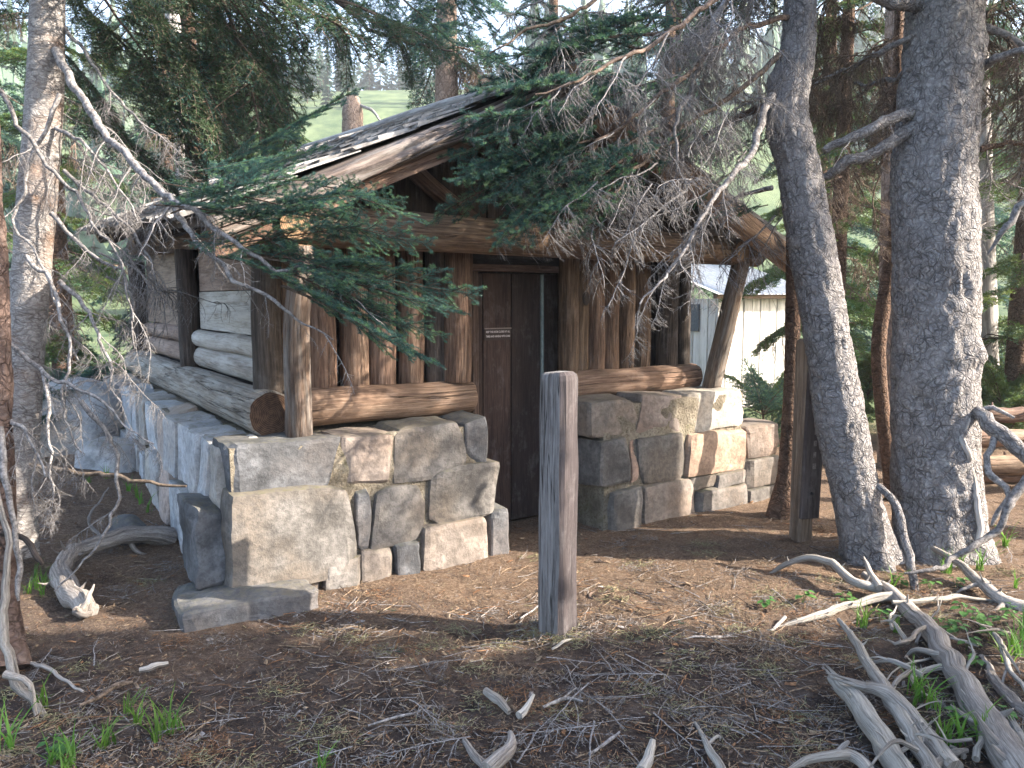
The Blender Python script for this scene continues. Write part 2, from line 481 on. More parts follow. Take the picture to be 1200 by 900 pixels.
ST = dict(grey=stone('stone_grey', (0.155, 0.145, 0.138), 0.42, 0.5), tan=stone('stone_tan', (0.225, 0.192, 0.170), 0.34, 0.4),
          blue=stone('stone_bluegrey', (0.115, 0.118, 0.128), 0.45, 0.4), pink=stone('stone_pink', (0.34, 0.24, 0.19), 0.25, 0.2),
          white=stone('stone_pale', (0.38, 0.36, 0.335), 0.25, 0.2), slab=stone('stone_slab', (0.45, 0.47, 0.50), 0.24, 0.6),
          slabp=stone('stone_slab_rosy', (0.47, 0.41, 0.38), 0.2, 0.5))

def mortar():
    t = NT('mortar'); v = t.coord('Object', (1, 1, 1), False)
    n1 = t.noise(v, 7, 7, 0.65); n2 = t.noise(v, 60, 5, 0.7)
    col = t.ramp(n1, [(0.35, (0.14, 0.12, 0.095)), (0.5, (0.24, 0.21, 0.165)), (0.68, (0.34, 0.305, 0.25))])
    col = t.mix(t.ramp(n2, [(0.36, 0.8), (0.5, 0.0)]), col, (0.10, 0.085, 0.06))
    mo = t.noise(v, 3.3, 5, 0.6); col = t.mix(t.ramp(mo, [(0.58, 0.0), (0.68, 0.6)]), col, (0.11, 0.105, 0.05))
    return t.fin(col, 0.95, t.bump(t.math('ADD', n1, n2), 0.9, 0.025), 0.15)
MORTAR = mortar()

def bark(name, deep, plate, pale, lichen, cell=(80, 36), lich=0.45, redden=None, bump=1.0):
    t = NT(name)
    uv = t.coord('UV', (1, 1, 1)); 
    wob = t.n("ShaderNodeTexNoise"); t.l(uv, wob.inputs['Vector']); wob.inputs['Scale'].default_value = 14; wob.inputs['Detail'].default_value = 5
    mxv = t.n("ShaderNodeVectorMath", operation='MULTIPLY_ADD'); t.l(wob.outputs['Color'], mxv.inputs[0]); mxv.inputs[1].default_value = (0.075, 0.075, 0.075); t.l(uv, mxv.inputs[2])
    mp = t.n("ShaderNodeMapping"); mp.inputs['Scale'].default_value = (cell[0], cell[1], 1); t.l(mxv.outputs[0], mp.inputs['Vector'])
    vo = t.voro(mp.outputs[0], 1.0, 'DISTANCE_TO_EDGE'); vc = t.voro(mp.outputs[0], 1.0, 'F1')
    edge = vo.outputs['Distance']
    mp2 = t.n("ShaderNodeMapping"); mp2.inputs['Scale'].default_value = (cell[0] * .42, cell[1] * .45, 1); t.l(mxv.outputs[0], mp2.inputs['Vector'])
    v2 = t.voro(mp2.outputs[0], 1.0, 'DISTANCE_TO_EDGE')
    crk = t.math('MULTIPLY', t.ramp(edge, [(0.0, 0.45), (0.20, 1.0)]), t.ramp(v2.outputs['Distance'], [(0.0, 0.1), (0.11, 1.0)]))
    n1 = t.noise(uv, 40, 7, 0.7); n2 = t.noise(uv, 5, 5, 0.6)
    col = t.ramp(n1, [(0.3, plate), (0.72, pale)])
    bw = t.n("ShaderNodeRGBToBW"); t.l(vc.outputs['Color'], bw.inputs[0])
    col = t.mix(t.math('MULTIPLY', bw.outputs[0], 0.5), col, plate)
    crm = t.ramp(t.noise(uv, 9, 4, 0.6), [(0.30, 0.45), (0.60, 1.0)])
    dk = t.math('MULTIPLY', t.math('SUBTRACT', 1.0, crk), crm)
    col = t.mix(dk, col, deep)
    nl = t.noise(uv, 22, 6, 0.75)
    col = t.mix(t.math('MULTIPLY', t.ramp(nl, [(0.52, 0.0), (0.66, 1.0)]), lich), col, lichen)
    if redden is not None: col = t.mix(t.ramp(n2, [(0.5, 0.0), (0.68, 0.7)]), col, redden)
    h = t.math('ADD', t.math('SUBTRACT', 1.0, t.math('MULTIPLY', dk, 1.0)), t.math('MULTIPLY', n1, 0.6))
    return t.fin(col, 0.9, t.bump(h, bump, 0.012), 0.2)
BK_GREY = bark('bark_grey', (0.075, 0.068, 0.068), (0.225, 0.212, 0.214), (0.37, 0.355, 0.358), (0.46, 0.45, 0.44), lich=.6)
BK_LEAN = bark('bark_lean', (0.075, 0.068, 0.068), (0.225, 0.212, 0.214), (0.37, 0.355, 0.358), (0.38, 0.365, 0.35), cell=(95, 42), lich=0.6)
BK_LEFT = bark('bark_left', (0.09, 0.075, 0.07), (0.27, 0.25, 0.24), (0.42, 0.40, 0.385), (0.50, 0.48, 0.46), cell=(44, 90), lich=0.6, redden=(0.19, 0.115, 0.075), bump=0.6)
BK_RED = bark('bark_red', (0.035, 0.022, 0.019), (0.105, 0.070, 0.058), (0.18, 0.13, 0.112), (0.25, 0.215, 0.195), cell=(40, 24), lich=0.3)
BK_BROWN = bark('bark_brown', (0.035, 0.02, 0.015), (0.12, 0.072, 0.05), (0.20, 0.135, 0.10), (0.25, 0.19, 0.15), cell=(55, 40), lich=0.25)
BK_TAN = bark('bark_tan', (0.10, 0.07, 0.055), (0.27, 0.20, 0.16), (0.40, 0.32, 0.27), (0.45, 0.38, 0.33), cell=(40, 20), lich=0.3)
BK_SNAG = wood('snag_silver', (0.30, 0.27, 0.25), (0.45, 0.42, 0.40), (0.60, 0.57, 0.55), grain=(20, 1.5), crack=0.6, vary=0.1)

def twigmat(name, a, b):
    t = NT(name); v = t.coord('Object', (1, 1, 1)); n = t.noise(v, 45, 6, 0.75)
    return t.fin(t.vary(t.ramp(n, [(0.40, tuple(c * .7 for c in a)), (0.62, b)]), 0.2, 0.01), 0.9, t.bump(n, .6, .006), 0.15)
TW_LIVE = twigmat('twig_live', (0.07, 0.05, 0.04), (0.16, 0.12, 0.095))
TW_DEAD = twigmat('twig_dead_grey', (0.135, 0.125, 0.124), (0.31, 0.295, 0.292))
TW_BRN = twigmat('twig_dead_brown', (0.10, 0.074, 0.058), (0.23, 0.175, 0.138))

def leafmat(name, a, b, trans=0.3, vary=0.22, rough=0.55):
    t = NT(name); v = t.coord('Object', (1, 1, 1)); n = t.noise(v, 7, 3, 0.6)
    col = t.vary(t.ramp(n, [(0.35, a), (0.65, b)]), vary, 0.012)
    t.fin(col, rough, None, 0.35)
    tr = t.n("ShaderNodeBsdfTranslucent"); t.l(col, tr.inputs[0])
    mx = t.n("ShaderNodeMixShader"); mx.inputs[0].default_value = trans
    t.l(t.b.outputs[0], mx.inputs[1]); t.l(tr.outputs[0], mx.inputs[2]); t.l(mx.outputs[0], t.out.inputs[0])
    return t.m
ND = leafmat('needle_dark', (0.032, 0.086, 0.074), (0.064, 0.145, 0.115))
NF = leafmat('needle_fresh', (0.080, 0.170, 0.095), (0.14, 0.245, 0.115))
NB = leafmat('needle_bright', (0.07, 0.125, 0.035), (0.14, 0.20, 0.05), 0.4)
ND2 = leafmat('needle_olive', (0.042, 0.078, 0.042), (0.082, 0.130, 0.062))
GRASS = leafmat('grass_green', (0.085, 0.19, 0.025), (0.15, 0.30, 0.05), 0.4)
LEAF = leafmat('herb_leaf', (0.06, 0.15, 0.035), (0.11, 0.23, 0.06), 0.35)
FARN = leafmat('far_conifer', (0.035, 0.070, 0.045), (0.06, 0.11, 0.065), 0.1, 0.3)

def ground_mat():
    t = NT('forest_floor'); v = t.coord('Object', (1, 1, 1), False)
    n1 = t.noise(v, 1.1, 6, 0.6); n2 = t.noise(v, 7, 7, 0.7, 0.6); n3 = t.noise(v, 60, 6, 0.75, 1.2); n4 = t.noise(v, 190, 4, 0.7)
    col = t.ramp(n2, [(0.36, (0.024, 0.020, 0.021)), (0.50, (0.062, 0.050, 0.049)), (0.64, (0.135, 0.110, 0.098))])
    duff = t.ramp(n3, [(0.34, (0.085, 0.056, 0.040)), (0.5, (0.215, 0.148, 0.105)), (0.66, (0.40, 0.305, 0.225))])
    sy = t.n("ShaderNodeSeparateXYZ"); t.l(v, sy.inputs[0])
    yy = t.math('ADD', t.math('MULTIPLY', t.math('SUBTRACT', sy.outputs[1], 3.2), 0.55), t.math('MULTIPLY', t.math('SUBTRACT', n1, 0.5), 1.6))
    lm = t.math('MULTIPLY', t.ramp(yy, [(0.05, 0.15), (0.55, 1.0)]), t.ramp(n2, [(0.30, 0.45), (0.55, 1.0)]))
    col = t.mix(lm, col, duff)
    col = t.mix(t.math('MULTIPLY', t.ramp(n4, [(0.60, 0.0), (0.72, 1.0)]), 0.5), col, (0.33, 0.27, 0.215))
    col = t.mix(t.math('MULTIPLY', t.ramp(n4, [(0.28, 1.0), (0.42, 0.0)]), 0.6), col, (0.022, 0.017, 0.015))
    sx = t.n("ShaderNodeSeparateXYZ"); tc = t.n("ShaderNodeTexCoord"); t.l(tc.outputs['Object'], sx.inputs[0])
    far = t.ramp(t.math('MULTIPLY', t.math('ADD', sx.outputs[1], t.math('MULTIPLY', n1, 3.0)), 0.05), [(0.52, 0.0), (0.60, 1.0)])
    nm = t.noise(v, 0.35, 6, 0.65)
    col = t.mix(far, col, t.ramp(nm, [(0.38, (0.060, 0.095, 0.048)), (0.62, (0.145, 0.185, 0.092))]))
    h = t.math('ADD', t.math('MULTIPLY', n2, 1.0), t.math('ADD', n3, t.math('MULTIPLY', n4, 0.5)))
    return t.fin(col, 0.95, t.bump(h, 1.0, 0.03), 0.12)
GROUND = ground_mat()

def plain(name, col, rough=0.6, metal=0.0, ns=30, amt=0.25):
    t = NT(name); v = t.coord('Object', (1, 1, 1)); n = t.noise(v, ns, 5, 0.65)
    c = t.ramp(n, [(0.3, tuple(k * (1 - amt) for k in col)), (0.7, tuple(min(1, k * (1 + amt)) for k in col))])
    t.b.inputs['Metallic'].default_value = metal
    return t.fin(c, rough, t.bump(n, 0.2, 0.004), 0.4)
PALE_EDGE = plain('pale_strip', (0.19, 0.235, 0.235), 0.5)
METAL = plain('roof_metal', (0.60, 0.61, 0.62), 0.45, 0.3, 8, 0.15)
BOLT = plain('bolt', (0.05, 0.05, 0.055), 0.5, 0.8)
PLATE = plain('sign_plate', (0.045, 0.030, 0.027), 0.5)
PLATE_EDGE = plain('sign_edge', (0.22, 0.18, 0.16), 0.5)
LETTER = plain('lettering', (0.62, 0.58, 0.58), 0.6, 0, 90, 0.12)
LETTER_OLD = plain('worn_lettering', (0.22, 0.185, 0.175), 0.8, 0, 60, 0.5)
LIT = [twigmat('litter_tan', (0.15, 0.105, 0.070), (0.28, 0.21, 0.145)), twigmat('litter_grey', (0.13, 0.115, 0.105), (0.27, 0.245, 0.23)),
       twigmat('litter_rust', (0.13, 0.068, 0.038), (0.25, 0.14, 0.078)), twigmat('litter_dark', (0.045, 0.032, 0.026), (0.10, 0.072, 0.056)),
       twigmat('litter_lichen', (0.16, 0.155, 0.085), (0.29, 0.27, 0.16))]
GLASS_DK = plain('window_dark', (0.10, 0.12, 0.15), 0.15)

# ------------------------------------------------------------------ ground sheet
def axis(dense_lo, dense_hi, step, lo, hi, g=1.16):
    a = list(np.arange(dense_lo, dense_hi, step)); s = step; x = a[-1]
    while x < hi: s *= g; x += s; a.append(x)
    s = step; x = a[0]; b = []
    while x > lo: s *= g; x -= s; b.append(x)
    return np.array(b[::-1] + a)
gx = axis(-4.2, 4.8, 0.055, -900, 900); gy = axis(1.4, 8.2, 0.055, -500, 1400)
GX, GY = np.meshgrid(gx, gy, indexing='xy')
GZ = ground_z(GX, GY)
mb = MB(); ny, nx = GX.shape
ii, jj = np.meshgrid(np.arange(ny - 1), np.arange(nx - 1), indexing='ij')
mb.add(np.stack([GX, GY, GZ], -1), np.stack([ii * nx + jj, ii * nx + jj + 1, (ii + 1) * nx + jj + 1, (ii + 1) * nx + jj], -1))
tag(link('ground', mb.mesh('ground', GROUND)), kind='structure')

# ------------------------------------------------------------------ the log cabin on its stone base
YAW = math.radians(33.5)
cabin = empty('log_cabin', (0, 5.45, 0), YAW)
tag(cabin, 'small log cabin with gable roof standing on a rough stone base', 'cabin')
def cab(t, v, z=0.0):
    return np.array([t * math.cos(YAW) - v * math.sin(YAW), 5.45 + t * math.sin(YAW) + v * math.cos(YAW), z])

mb = MB()
box(mb, (-2.00, -0.415, -0.25), (-0.50, 0.16, 0.825))
box(mb, (0.48, -0.415, -0.25), (1.88, 0.16, 0.865))
box(mb, (1.88, -0.41, -0.25), (2.30, 0.14, 0.55))
box(mb, (-1.995, 0.16, -0.25), (-1.50, 4.4, 0.82))
box(mb, (1.50, 0.16, -0.25), (1.85, 4.4, 0.80))
box(mb, (-1.50, 4.1, -0.25), (1.50, 4.39, 0.80))
# subdivide the mortar and roughen it
import bmesh
me = mb.mesh('foundation', MORTAR, False)
bm = bmesh.new(); bm.from_mesh(me)
bmesh.ops.subdivide_edges(bm, edges=bm.edges[:], cuts=11, use_grid_fill=True)
co = np.array([v.co[:] for v in bm.verts])
dn = np.stack([vn(co * 6 + 3, 1), vn(co * 6 + 31, 2), fbm(co * 5 + 57, 3)], -1) * np.array([0.012, 0.018, 0.018])
for v, d in zip(bm.verts, dn): v.co += Vector(d)
bm.to_mesh(me); bm.free()
foundation = link('foundation', me, cabin)

def stone_box(t0, t1, z0, z1, v0, v1, mat, seed, amp=0.022, rz=0.0, grid=CG8, k=26, label=None, freq=5.0):
    mb = MB(); rock(mb, (t1 - t0, v1 - v0, z1 - z0), seed, amp, k, grid, shear=.05, freq=freq)
    me = mb.mesh('stone', ST[mat], False)
    o = link('stone', me, foundation, ((t0 + t1) / 2, (v0 + v1) / 2, (z0 + z1) / 2), (random.uniform(-.02, .02), random.uniform(-.03, .03), rz + random.uniform(-.03, .03)))
    if label: o["label"] = label
    return o
front = [  # t0 t1 z0 z1 mat
    (-2.02, -1.45, 0.56, 0.855, 'blue'), (-1.42, -1.11, 0.55, 0.835, 'tan'), (-1.10, -0.63, 0.53, 0.865, 'grey'), (-0.615, -0.46, 0.57, 0.865, 'blue'),
    (-2.04, -1.36, 0.06, 0.60, 'grey'), (-1.33, -1.25, 0.17, 0.52, 'blue'), (-1.235, -0.90, 0.17, 0.53, 'grey'), (-0.885, -0.41, 0.25, 0.60, 'grey'),
    (-1.80, -1.56, -0.08, 0.15, 'grey'), (-1.54, -1.33, -0.08, 0.16, 'grey'), (-1.31, -1.12, -0.08, 0.18, 'tan'), (-1.10, -0.95, -0.08, 0.20, 'blue'), (-0.93, -0.48, -0.10, 0.27, 'tan'), (-0.465, -0.33, -0.08, 0.31, 'blue'),
    (0.37, 0.785, 0.645, 0.905, 'tan'), (0.80, 1.27, 0.625, 0.91, 'tan'), (1.285, 1.90, 0.61, 0.905, 'white'),
    (0.42, 0.70, 0.30, 0.635, 'grey'), (0.715, 0.775, 0.31, 0.62, 'pink'), (0.79, 1.245, 0.27, 0.62, 'grey'), (1.26, 1.905, 0.27, 0.605, 'pink'), (1.92, 2.33, 0.34, 0.60, 'tan'), (1.93, 2.36, 0.11, 0.335, 'grey'),
    (0.52, 0.81, -0.10, 0.29, 'grey'), (0.825, 1.34, -0.10, 0.27, 'tan'), (1.30, 1.575, 0.17, 0.265, 'grey'), (1.59, 1.92, 0.155, 0.265, 'grey'), (1.36, 1.92, -0.12, 0.16, 'grey'), (1.93, 2.38, -0.12, 0.10, 'grey')]
for i, (a, b, z0, z1, m) in enumerate(front):
    low = 0.03 if z1 < 0.4 else (0.015 if z1 < 0.65 else 0)
    proud = random.uniform(-0.008, 0.016) + low
    if i == 4: proud += 0.03
    vb = 0.10 if (0.36 < a < 0.6) or (b > -0.5 and b < 0) else -0.12
    stone_box(a, b, z0, z1, -0.43 - proud, vb, m, i + 1, 0.013, grid=CG8, freq=4.5)
stone_box(-2.18, -2.02, 0.10, 0.52, -0.36, 0.02, 'blue', 50, 0.02)
stone_box(-2.30, -1.62, -0.10, 0.115, -0.68, -0.20, 'blue', 51, 0.022, rz=-0.12, grid=CG8, k=12, label='broad flat footing stone under the corner')
# slabs of the side wall, laid on edge
r = np.random.default_rng(3)
for z0, z1 in ((0.47, 0.84), (0.05, 0.455), (-0.25, 0.035)):
    v = -0.30 if z0 > 0.4 else -0.05
    while v < 4.2:
        w = r.uniform(0.20, 0.46)
        dz = r.uniform(-0.06, 0.05) if z1 < 0.8 else 0
        stone_box(-2.04 - r.uniform(0, .03) - (0.02 if z1 < .6 else 0), -1.80, z0 + r.uniform(-0.04, 0.02), z1 + dz, v, v + w - 0.025, r.choice(['slab', 'slab', 'slab', 'slabp', 'white']), 70 + v * 3 + z0, 0.010, grid=CG8, k=26)
        v += w

def log(name, a, b, r0, r1, mat, parent=cabin, sides=18, ridge=0.006, end=None, seed=None, step=0.08, bow=0.0, rough=0.035):
    a = np.asarray(a, float); b = np.asarray(b, float)
    n = max(4, int(np.linalg.norm(b - a) / step)); s = np.linspace(0, 1, n)[:, None]
    sd = random.random() * 90 if seed is None else seed
    P = a + (b - a) * s
    off = np.stack([fbm(np.concatenate([s * 2.2 + k * 9.1, s * 0, s * 0], 1), sd + k, 2) for k in range(3)], -1)
    P = P + off * (0.008 + bow)
    R = r0 + (r1 - r0) * s[:, 0]
    # slightly rounded ends
    P = np.vstack([P[:1] - (b - a) / np.linalg.norm(b - a) * 0.0, P[:1] + (b - a) / np.linalg.norm(b - a) * 0.012, P[1:-1], P[-1:] - (b - a) / np.linalg.norm(b - a) * 0.012, P[-1:]])
    R = np.concatenate([[R[0] * 0.93], R[:1], R[1:-1], R[-1:], [R[-1] * 0.93]])
    mb = MB(); tube(mb, P, R, sides, 0, True, 1, rough, (7, 2.2), sd, ridge, (30, 1.6))
    return link(name, mb.mesh(name, [mat, end or W_END]), parent)

def board(name, lo, hi, mat, parent=cabin, grain=None, bev=0.004):
    mb = MB(); box(mb, lo, hi, 0, grain)
    o = link(name, mb.mesh(name, mat, False), parent)
    if bev:
        m = o.modifiers.new('bevel', 'BEVEL'); m.width = bev; m.segments = 1; m.limit_method = 'ANGLE'
    return o

# sills
log('sill_log', (-1.60, -0.05, 0.965), (-0.36, -0.05, 0.965), 0.118, 0.112, W_SILL, ridge=0.010, sides=28, step=0.04)
log('sill_log', (0.44, -0.05, 0.985), (1.72, -0.05, 0.985), 0.100, 0.108, W_SILL, ridge=0.008, sides=28, step=0.04)
log('sill_log', (-1.72, -0.17, 0.955), (-1.72, 4.45, 0.955), 0.135, 0.125, W_SILLG, ridge=0.010, sides=28, step=0.05, end=W_ENDD)
log('sill_log', (1.70, 0.05, 0.955), (1.70, 4.45, 0.955), 0.115, 0.11, W_SILLG)
# upright wall logs
for t, rr in ((-1.52, .088), (-1.345, .094), (-1.14, .092), (-0.945, .090), (-0.75, .088), (-0.572, .075)):
    log('wall_log', (t, 0.03 + random.uniform(-.012, .012), 1.05), (t + random.uniform(-.01, .01), 0.03, 1.97), rr, rr * .95, W_LOG if t < -0.6 else W_DARK, ridge=0.007)
log('door_post', (-0.455, -0.045, 1.06), (-0.448, -0.045, 1.90), 0.097, 0.094, W_LOG, ridge=0.006)
log('door_post', (0.462, -0.03, 1.06), (0.468, -0.03, 1.90), 0.076, 0.074, W_LOG, ridge=0.005)
for t, rr in ((0.61, .070), (0.757, .076), (0.91, .074), (1.058, .070), (1.22, .080)):
    log('wall_log', (t, 0.03 + random.uniform(-.01, .01), 1.06), (t, 0.03, 1.97), rr, rr * .95, W_LOG, ridge=0.006)
mb = MB(); th = np.linspace(0, 2 * np.pi, 15)[:-1]
kn = np.stack([0.61 + 0.034 * np.cos(th), np.full(14, -0.046) - 0.0 * th, 1.60 + 0.05 * np.sin(th)], -1)
kn2 = np.stack([0.61 + 0.024 * np.cos(th), np.full(14, -0.058), 1.60 + 0.037 * np.sin(th)], -1)
VV = np.vstack([kn, kn2, [[0.61, -0.050, 1.60]]]); k = np.arange(14); k2 = (k + 1) % 14
mb.add(VV, np.stack([k, k2, k2 + 14, k + 14], -1), np.stack([k + 14, k2 + 14, np.full(14, 28)], -1))
link('knot', mb.mesh('knot', W_DARK), cabin)
log('corner_post', (1.46, 0.0, 1.06), (1.46, 0.0, 1.98), 0.088, 0.085, W_DARK)
log('corner_post', (1.64, 0.04, 1.06), (1.64, 0.04, 1.98), 0.085, 0.082, W_DARK)
log('corner_post', (-1.665, 0.02, 1.05), (-1.665, 0.02, 1.98), 0.088, 0.085, W_DARK)
# side wall posts, siding and half logs
for v in (1.95, 4.28):
    log('side_post', (-1.70, v, 1.05), (-1.70, v, 1.98), 0.082, 0.08, W_DARK)
for v0, v1 in ((0.12, 1.86), (2.04, 4.19)):
    m1 = W_PALE if v0 < 1 else W_PALED
    board('siding_board', (-1.63, v0, 1.655), (-1.60, v1, 2.06), W_PALED, grain=1)
    board('siding_board', (-1.635, v0, 1.372), (-1.603, v1, 1.650), m1, grain=1)
    log('siding_log', (-1.635, v0 - .02, 1.305), (-1.635, v1 + .02, 1.305), 0.066, 0.066, m1, ridge=0.003)
    log('siding_log', (-1.605, v0 - .02, 1.155), (-1.605, v1 + .02, 1.155), 0.088, 0.085, m1, ridge=0.004)
# plain inner shell
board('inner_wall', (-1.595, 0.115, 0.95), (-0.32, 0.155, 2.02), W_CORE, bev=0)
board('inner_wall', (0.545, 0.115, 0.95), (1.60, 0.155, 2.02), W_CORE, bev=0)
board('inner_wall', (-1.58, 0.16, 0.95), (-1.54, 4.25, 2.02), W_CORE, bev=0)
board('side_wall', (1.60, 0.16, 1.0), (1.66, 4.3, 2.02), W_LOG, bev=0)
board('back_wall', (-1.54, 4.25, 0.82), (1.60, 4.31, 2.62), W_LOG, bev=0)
# door frame and door
frame = board('door_frame', (-0.30, 0.02, 1.785), (0.53, 0.13, 1.83), W_FRAME)
board('jamb', (-0.30, 0.022, 0.0), (-0.252, 0.13, 1.783), W_FRAME, frame)
board('jamb', (0.482, 0.022, 0.0), (0.53, 0.13, 1.783), W_FRAME, frame)
board('splinter_strip', (0.455, 0.030, 1.52), (0.484, 0.06, 1.780), W_FRAME, frame)
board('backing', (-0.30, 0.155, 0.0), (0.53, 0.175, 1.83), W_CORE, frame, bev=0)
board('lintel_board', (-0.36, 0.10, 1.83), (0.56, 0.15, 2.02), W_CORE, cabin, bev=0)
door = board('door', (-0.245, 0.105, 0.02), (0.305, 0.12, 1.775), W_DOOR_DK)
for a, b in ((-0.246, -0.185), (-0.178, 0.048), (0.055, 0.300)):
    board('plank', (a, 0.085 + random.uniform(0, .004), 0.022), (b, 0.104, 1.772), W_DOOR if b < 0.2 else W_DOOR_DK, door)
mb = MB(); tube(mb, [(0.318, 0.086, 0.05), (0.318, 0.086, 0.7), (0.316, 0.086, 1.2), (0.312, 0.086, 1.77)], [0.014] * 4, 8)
link('edge_strip', mb.mesh('edge_strip', PALE_EDGE), door)  # narrow pale strip down the right edge of the door leaf
board('plank', (0.338, 0.118, 0.022), (0.478, 0.140, 1.772), W_DOOR_DK, door)  # dark board set in the opening; the gap's shade is in its colour
# lettered plate on the door
sgn = empty('door_sign', cab(-0.065, 0.083, 1.36), YAW)
tag(sgn, 'small dark plate with two lines of white lettering on the cabin door', 'sign')
mb = MB(); box(mb, (-0.108, -0.006, -0.045), (0.108, 0, 0.032)); link('plate', mb.mesh('plate', PLATE, False), sgn)
mb = MB(); box(mb, (-0.110, -0.010, 0.0325), (0.110, 0, 0.040)); link('top_edge', mb.mesh('top_edge', PLATE_EDGE, False), sgn)
for txt, z in (("KEEP THIS DOOR CLOSED AT ALL", 0.013), ("TIMES AND HANDLE WITH CARE", -0.018)):
    cu = bpy.data.curves.new('lettering', 'FONT'); cu.body = txt; cu.size = 0.018; cu.align_x = 'CENTER'; cu.align_y = 'CENTER'; cu.offset = 0.0005
    tmp = bpy.data.objects.new('lettering', cu); COL.objects.link(tmp)
    bpy.context.view_layer.update()
    lm = bpy.data.meshes.new_from_object(tmp.evaluated_get(bpy.context.evaluated_depsgraph_get()))
    bpy.data.objects.remove(tmp)
    xs = [v.co.x for v in lm.vertices]; sc = 0.196 / (max(xs) - min(xs))
    for v in lm.vertices: v.co.x *= sc
    lm.materials.clear(); lm.materials.append(LETTER)
    link('lettering', lm, sgn, (0, -0.0075, z), (math.pi / 2, 0, 0))
# beams, plates and braces
log('tie_beam', (-1.98, -0.36, 1.985), (2.06, -0.36, 1.945), 0.118, 0.105, W_BEAM, ridge=0.008, sides=26, step=0.05)
log('wall_plate', (-1.70, -0.62, 1.965), (-1.70, 4.4, 2.12), 0.085, 0.085, W_BEAM)
log('wall_plate', (1.72, -0.50, 1.955), (1.72, 4.4, 2.12), 0.085, 0.085, W_BEAM)
log('brace', (-1.60, -0.265, 0.835), (-1.615, -0.42, 1.90), 0.078, 0.066, W_BRACE, ridge=0.006, bow=0.012)
log('brace', (1.745, -0.21, 0.875), (1.84, -0.40, 1.90), 0.076, 0.070, W_BRACE, ridge=0.006, bow=-0.0075)
# roof
RT = 0.03; SL = 0.455; RZ = 2.96
def zr(t, v): return RZ - SL * abs(t - RT) + 0.058 * (v + 0.6)
mb = MB()
VF, VB = -0.62, 4.42
for s, te in ((-1, -2.12), (1, 2.22)):
    P = []
    for t in (RT, te):
        for v in (VF, VB):
            P.append((t, v, zr(t, v))); P.append((t, v, zr(t, v) - 0.045))
    # 0 rf top,1 rf bot,2 rb top,3 rb bot,4 ef top,5 ef bot,6 eb top,7 eb bot
    F = [(0, 2, 6, 4), (1, 5, 7, 3), (0, 4, 5, 1), (2, 3, 7, 6), (4, 6, 7, 5)]
    mb.add(P, F if s > 0 else [f[::-1] for f in F])
roof = link('roof', mb.mesh('roof', W_DARK, False), cabin)
# wooden shingles: the left slope piece by piece
sl_len = math.hypot(2.10, 2.10 * SL)
shl = []
for kk in range(6):
    mb = MB(); q = np.random.default_rng(kk)
    wv = 0.17 + 0.04 * q.random(); Ln = 0.40
    V = []
    for (x, zt) in ((0, 0.004), (Ln, 0.020)):
        for y in (-wv / 2, wv / 2):
            for up in (0, 1):
                V.append((x + q.uniform(-.02, .02) * (x > 0), y, zt * up + q.uniform(-.004, .004) + (0.012 if x > 0 else 0)))
    F = [(0, 2, 3, 1), (4, 5, 7, 6), (0, 1, 5, 4), (2, 6, 7, 3), (1, 3, 7, 5), (0, 4, 6, 2)]
    Va = np.array(V); uq = [np.stack([Va[list(f)][:, 1], Va[list(f)][:, 0]], -1) for f in F]
    mb.add(V, F, uq=uq); shl.append(mb.mesh('shingle', W_SHING, False))
ncol = 25; nrow = 12
ang = math.atan(SL)
for rr_ in range(nrow):
    for cc in range(ncol):
        d = rr_ * (sl_len / nrow) * 0.985 - 0.03
        v = VF + 0.03 + (cc + 0.5 + 0.45 * (rr_ % 2) + random.uniform(-.08, .08)) * (VB - VF) / (ncol + 0.6)
        t = RT - d * math.cos(ang)
        M = Matrix(((-math.cos(ang), 0, -math.sin(ang), t), (0, 1, 0, v), (-math.sin(ang), 0, math.cos(ang), zr(t, v) + 0.012 + random.uniform(0, 0.005)), (0, 0, 0, 1)))
        # keep right handed: flip across the slope
        M = M @ Matrix.Diagonal((1, -1, 1, 1))
        o = link('shingle', random.choice(shl), roof)
        M = M @ Matrix.Rotation(random.uniform(-.03, .03), 4, 'Z') @ Matrix.Rotation(random.uniform(-0.012, 0.004), 4, 'Y')
        o.matrix_local = M
mb = MB()
for rr_ in range(nrow):
    for cc in range(26):
        d = rr_ * 0.195; t0 = RT + d * math.cos(ang); t1 = t0 + 0.33; v0 = VF + cc * 0.198; v1 = v0 + 0.19
        if t1 > 2.3: t1 = 2.3
        za, zb = 0.012, 0.035 + random.uniform(0, .01)
        V = [(t0, v0, zr(t0, v0) + za), (t1, v0, zr(t1, v0) + zb), (t1, v1, zr(t1, v1) + zb), (t0, v1, zr(t0, v1) + za)]
        V += [(a, b, c - 0.02) for a, b, c in V]
        mb.add(V, [(0, 1, 2, 3), (1, 5, 6, 2), (0, 4, 5, 1), (3, 2, 6, 7)], uq=[[(a[1], a[0]) for a in (V[0], V[1], V[2], V[3])]] + [[(0, 0), (.02, 0), (.02, .2), (0, .2)]] * 3)
tag(link('shingle_field', mb.mesh('shingle_field', W_SHING, False), roof), kind='stuff')
log('ridge_cap', (RT, VF - .01, RZ + 0.012), (RT, VB, zr(RT, VB) + 0.012), 0.045, 0.045, W_SHING, roof)
log('rake_log', (RT - 0.03, -0.63, RZ - 0.085), (-2.10, -0.63, zr(-2.10, -.63) - 0.085), 0.068, 0.066, W_RAKE, roof, sides=40, ridge=0.034, step=0.035, rough=0.07)
mb = MB()
n = 24; s = np.linspace(0, 1, n); tt = RT - 0.02 + (-2.06 - RT) * s; zz = np.array([zr(t, -.6) for t in tt])
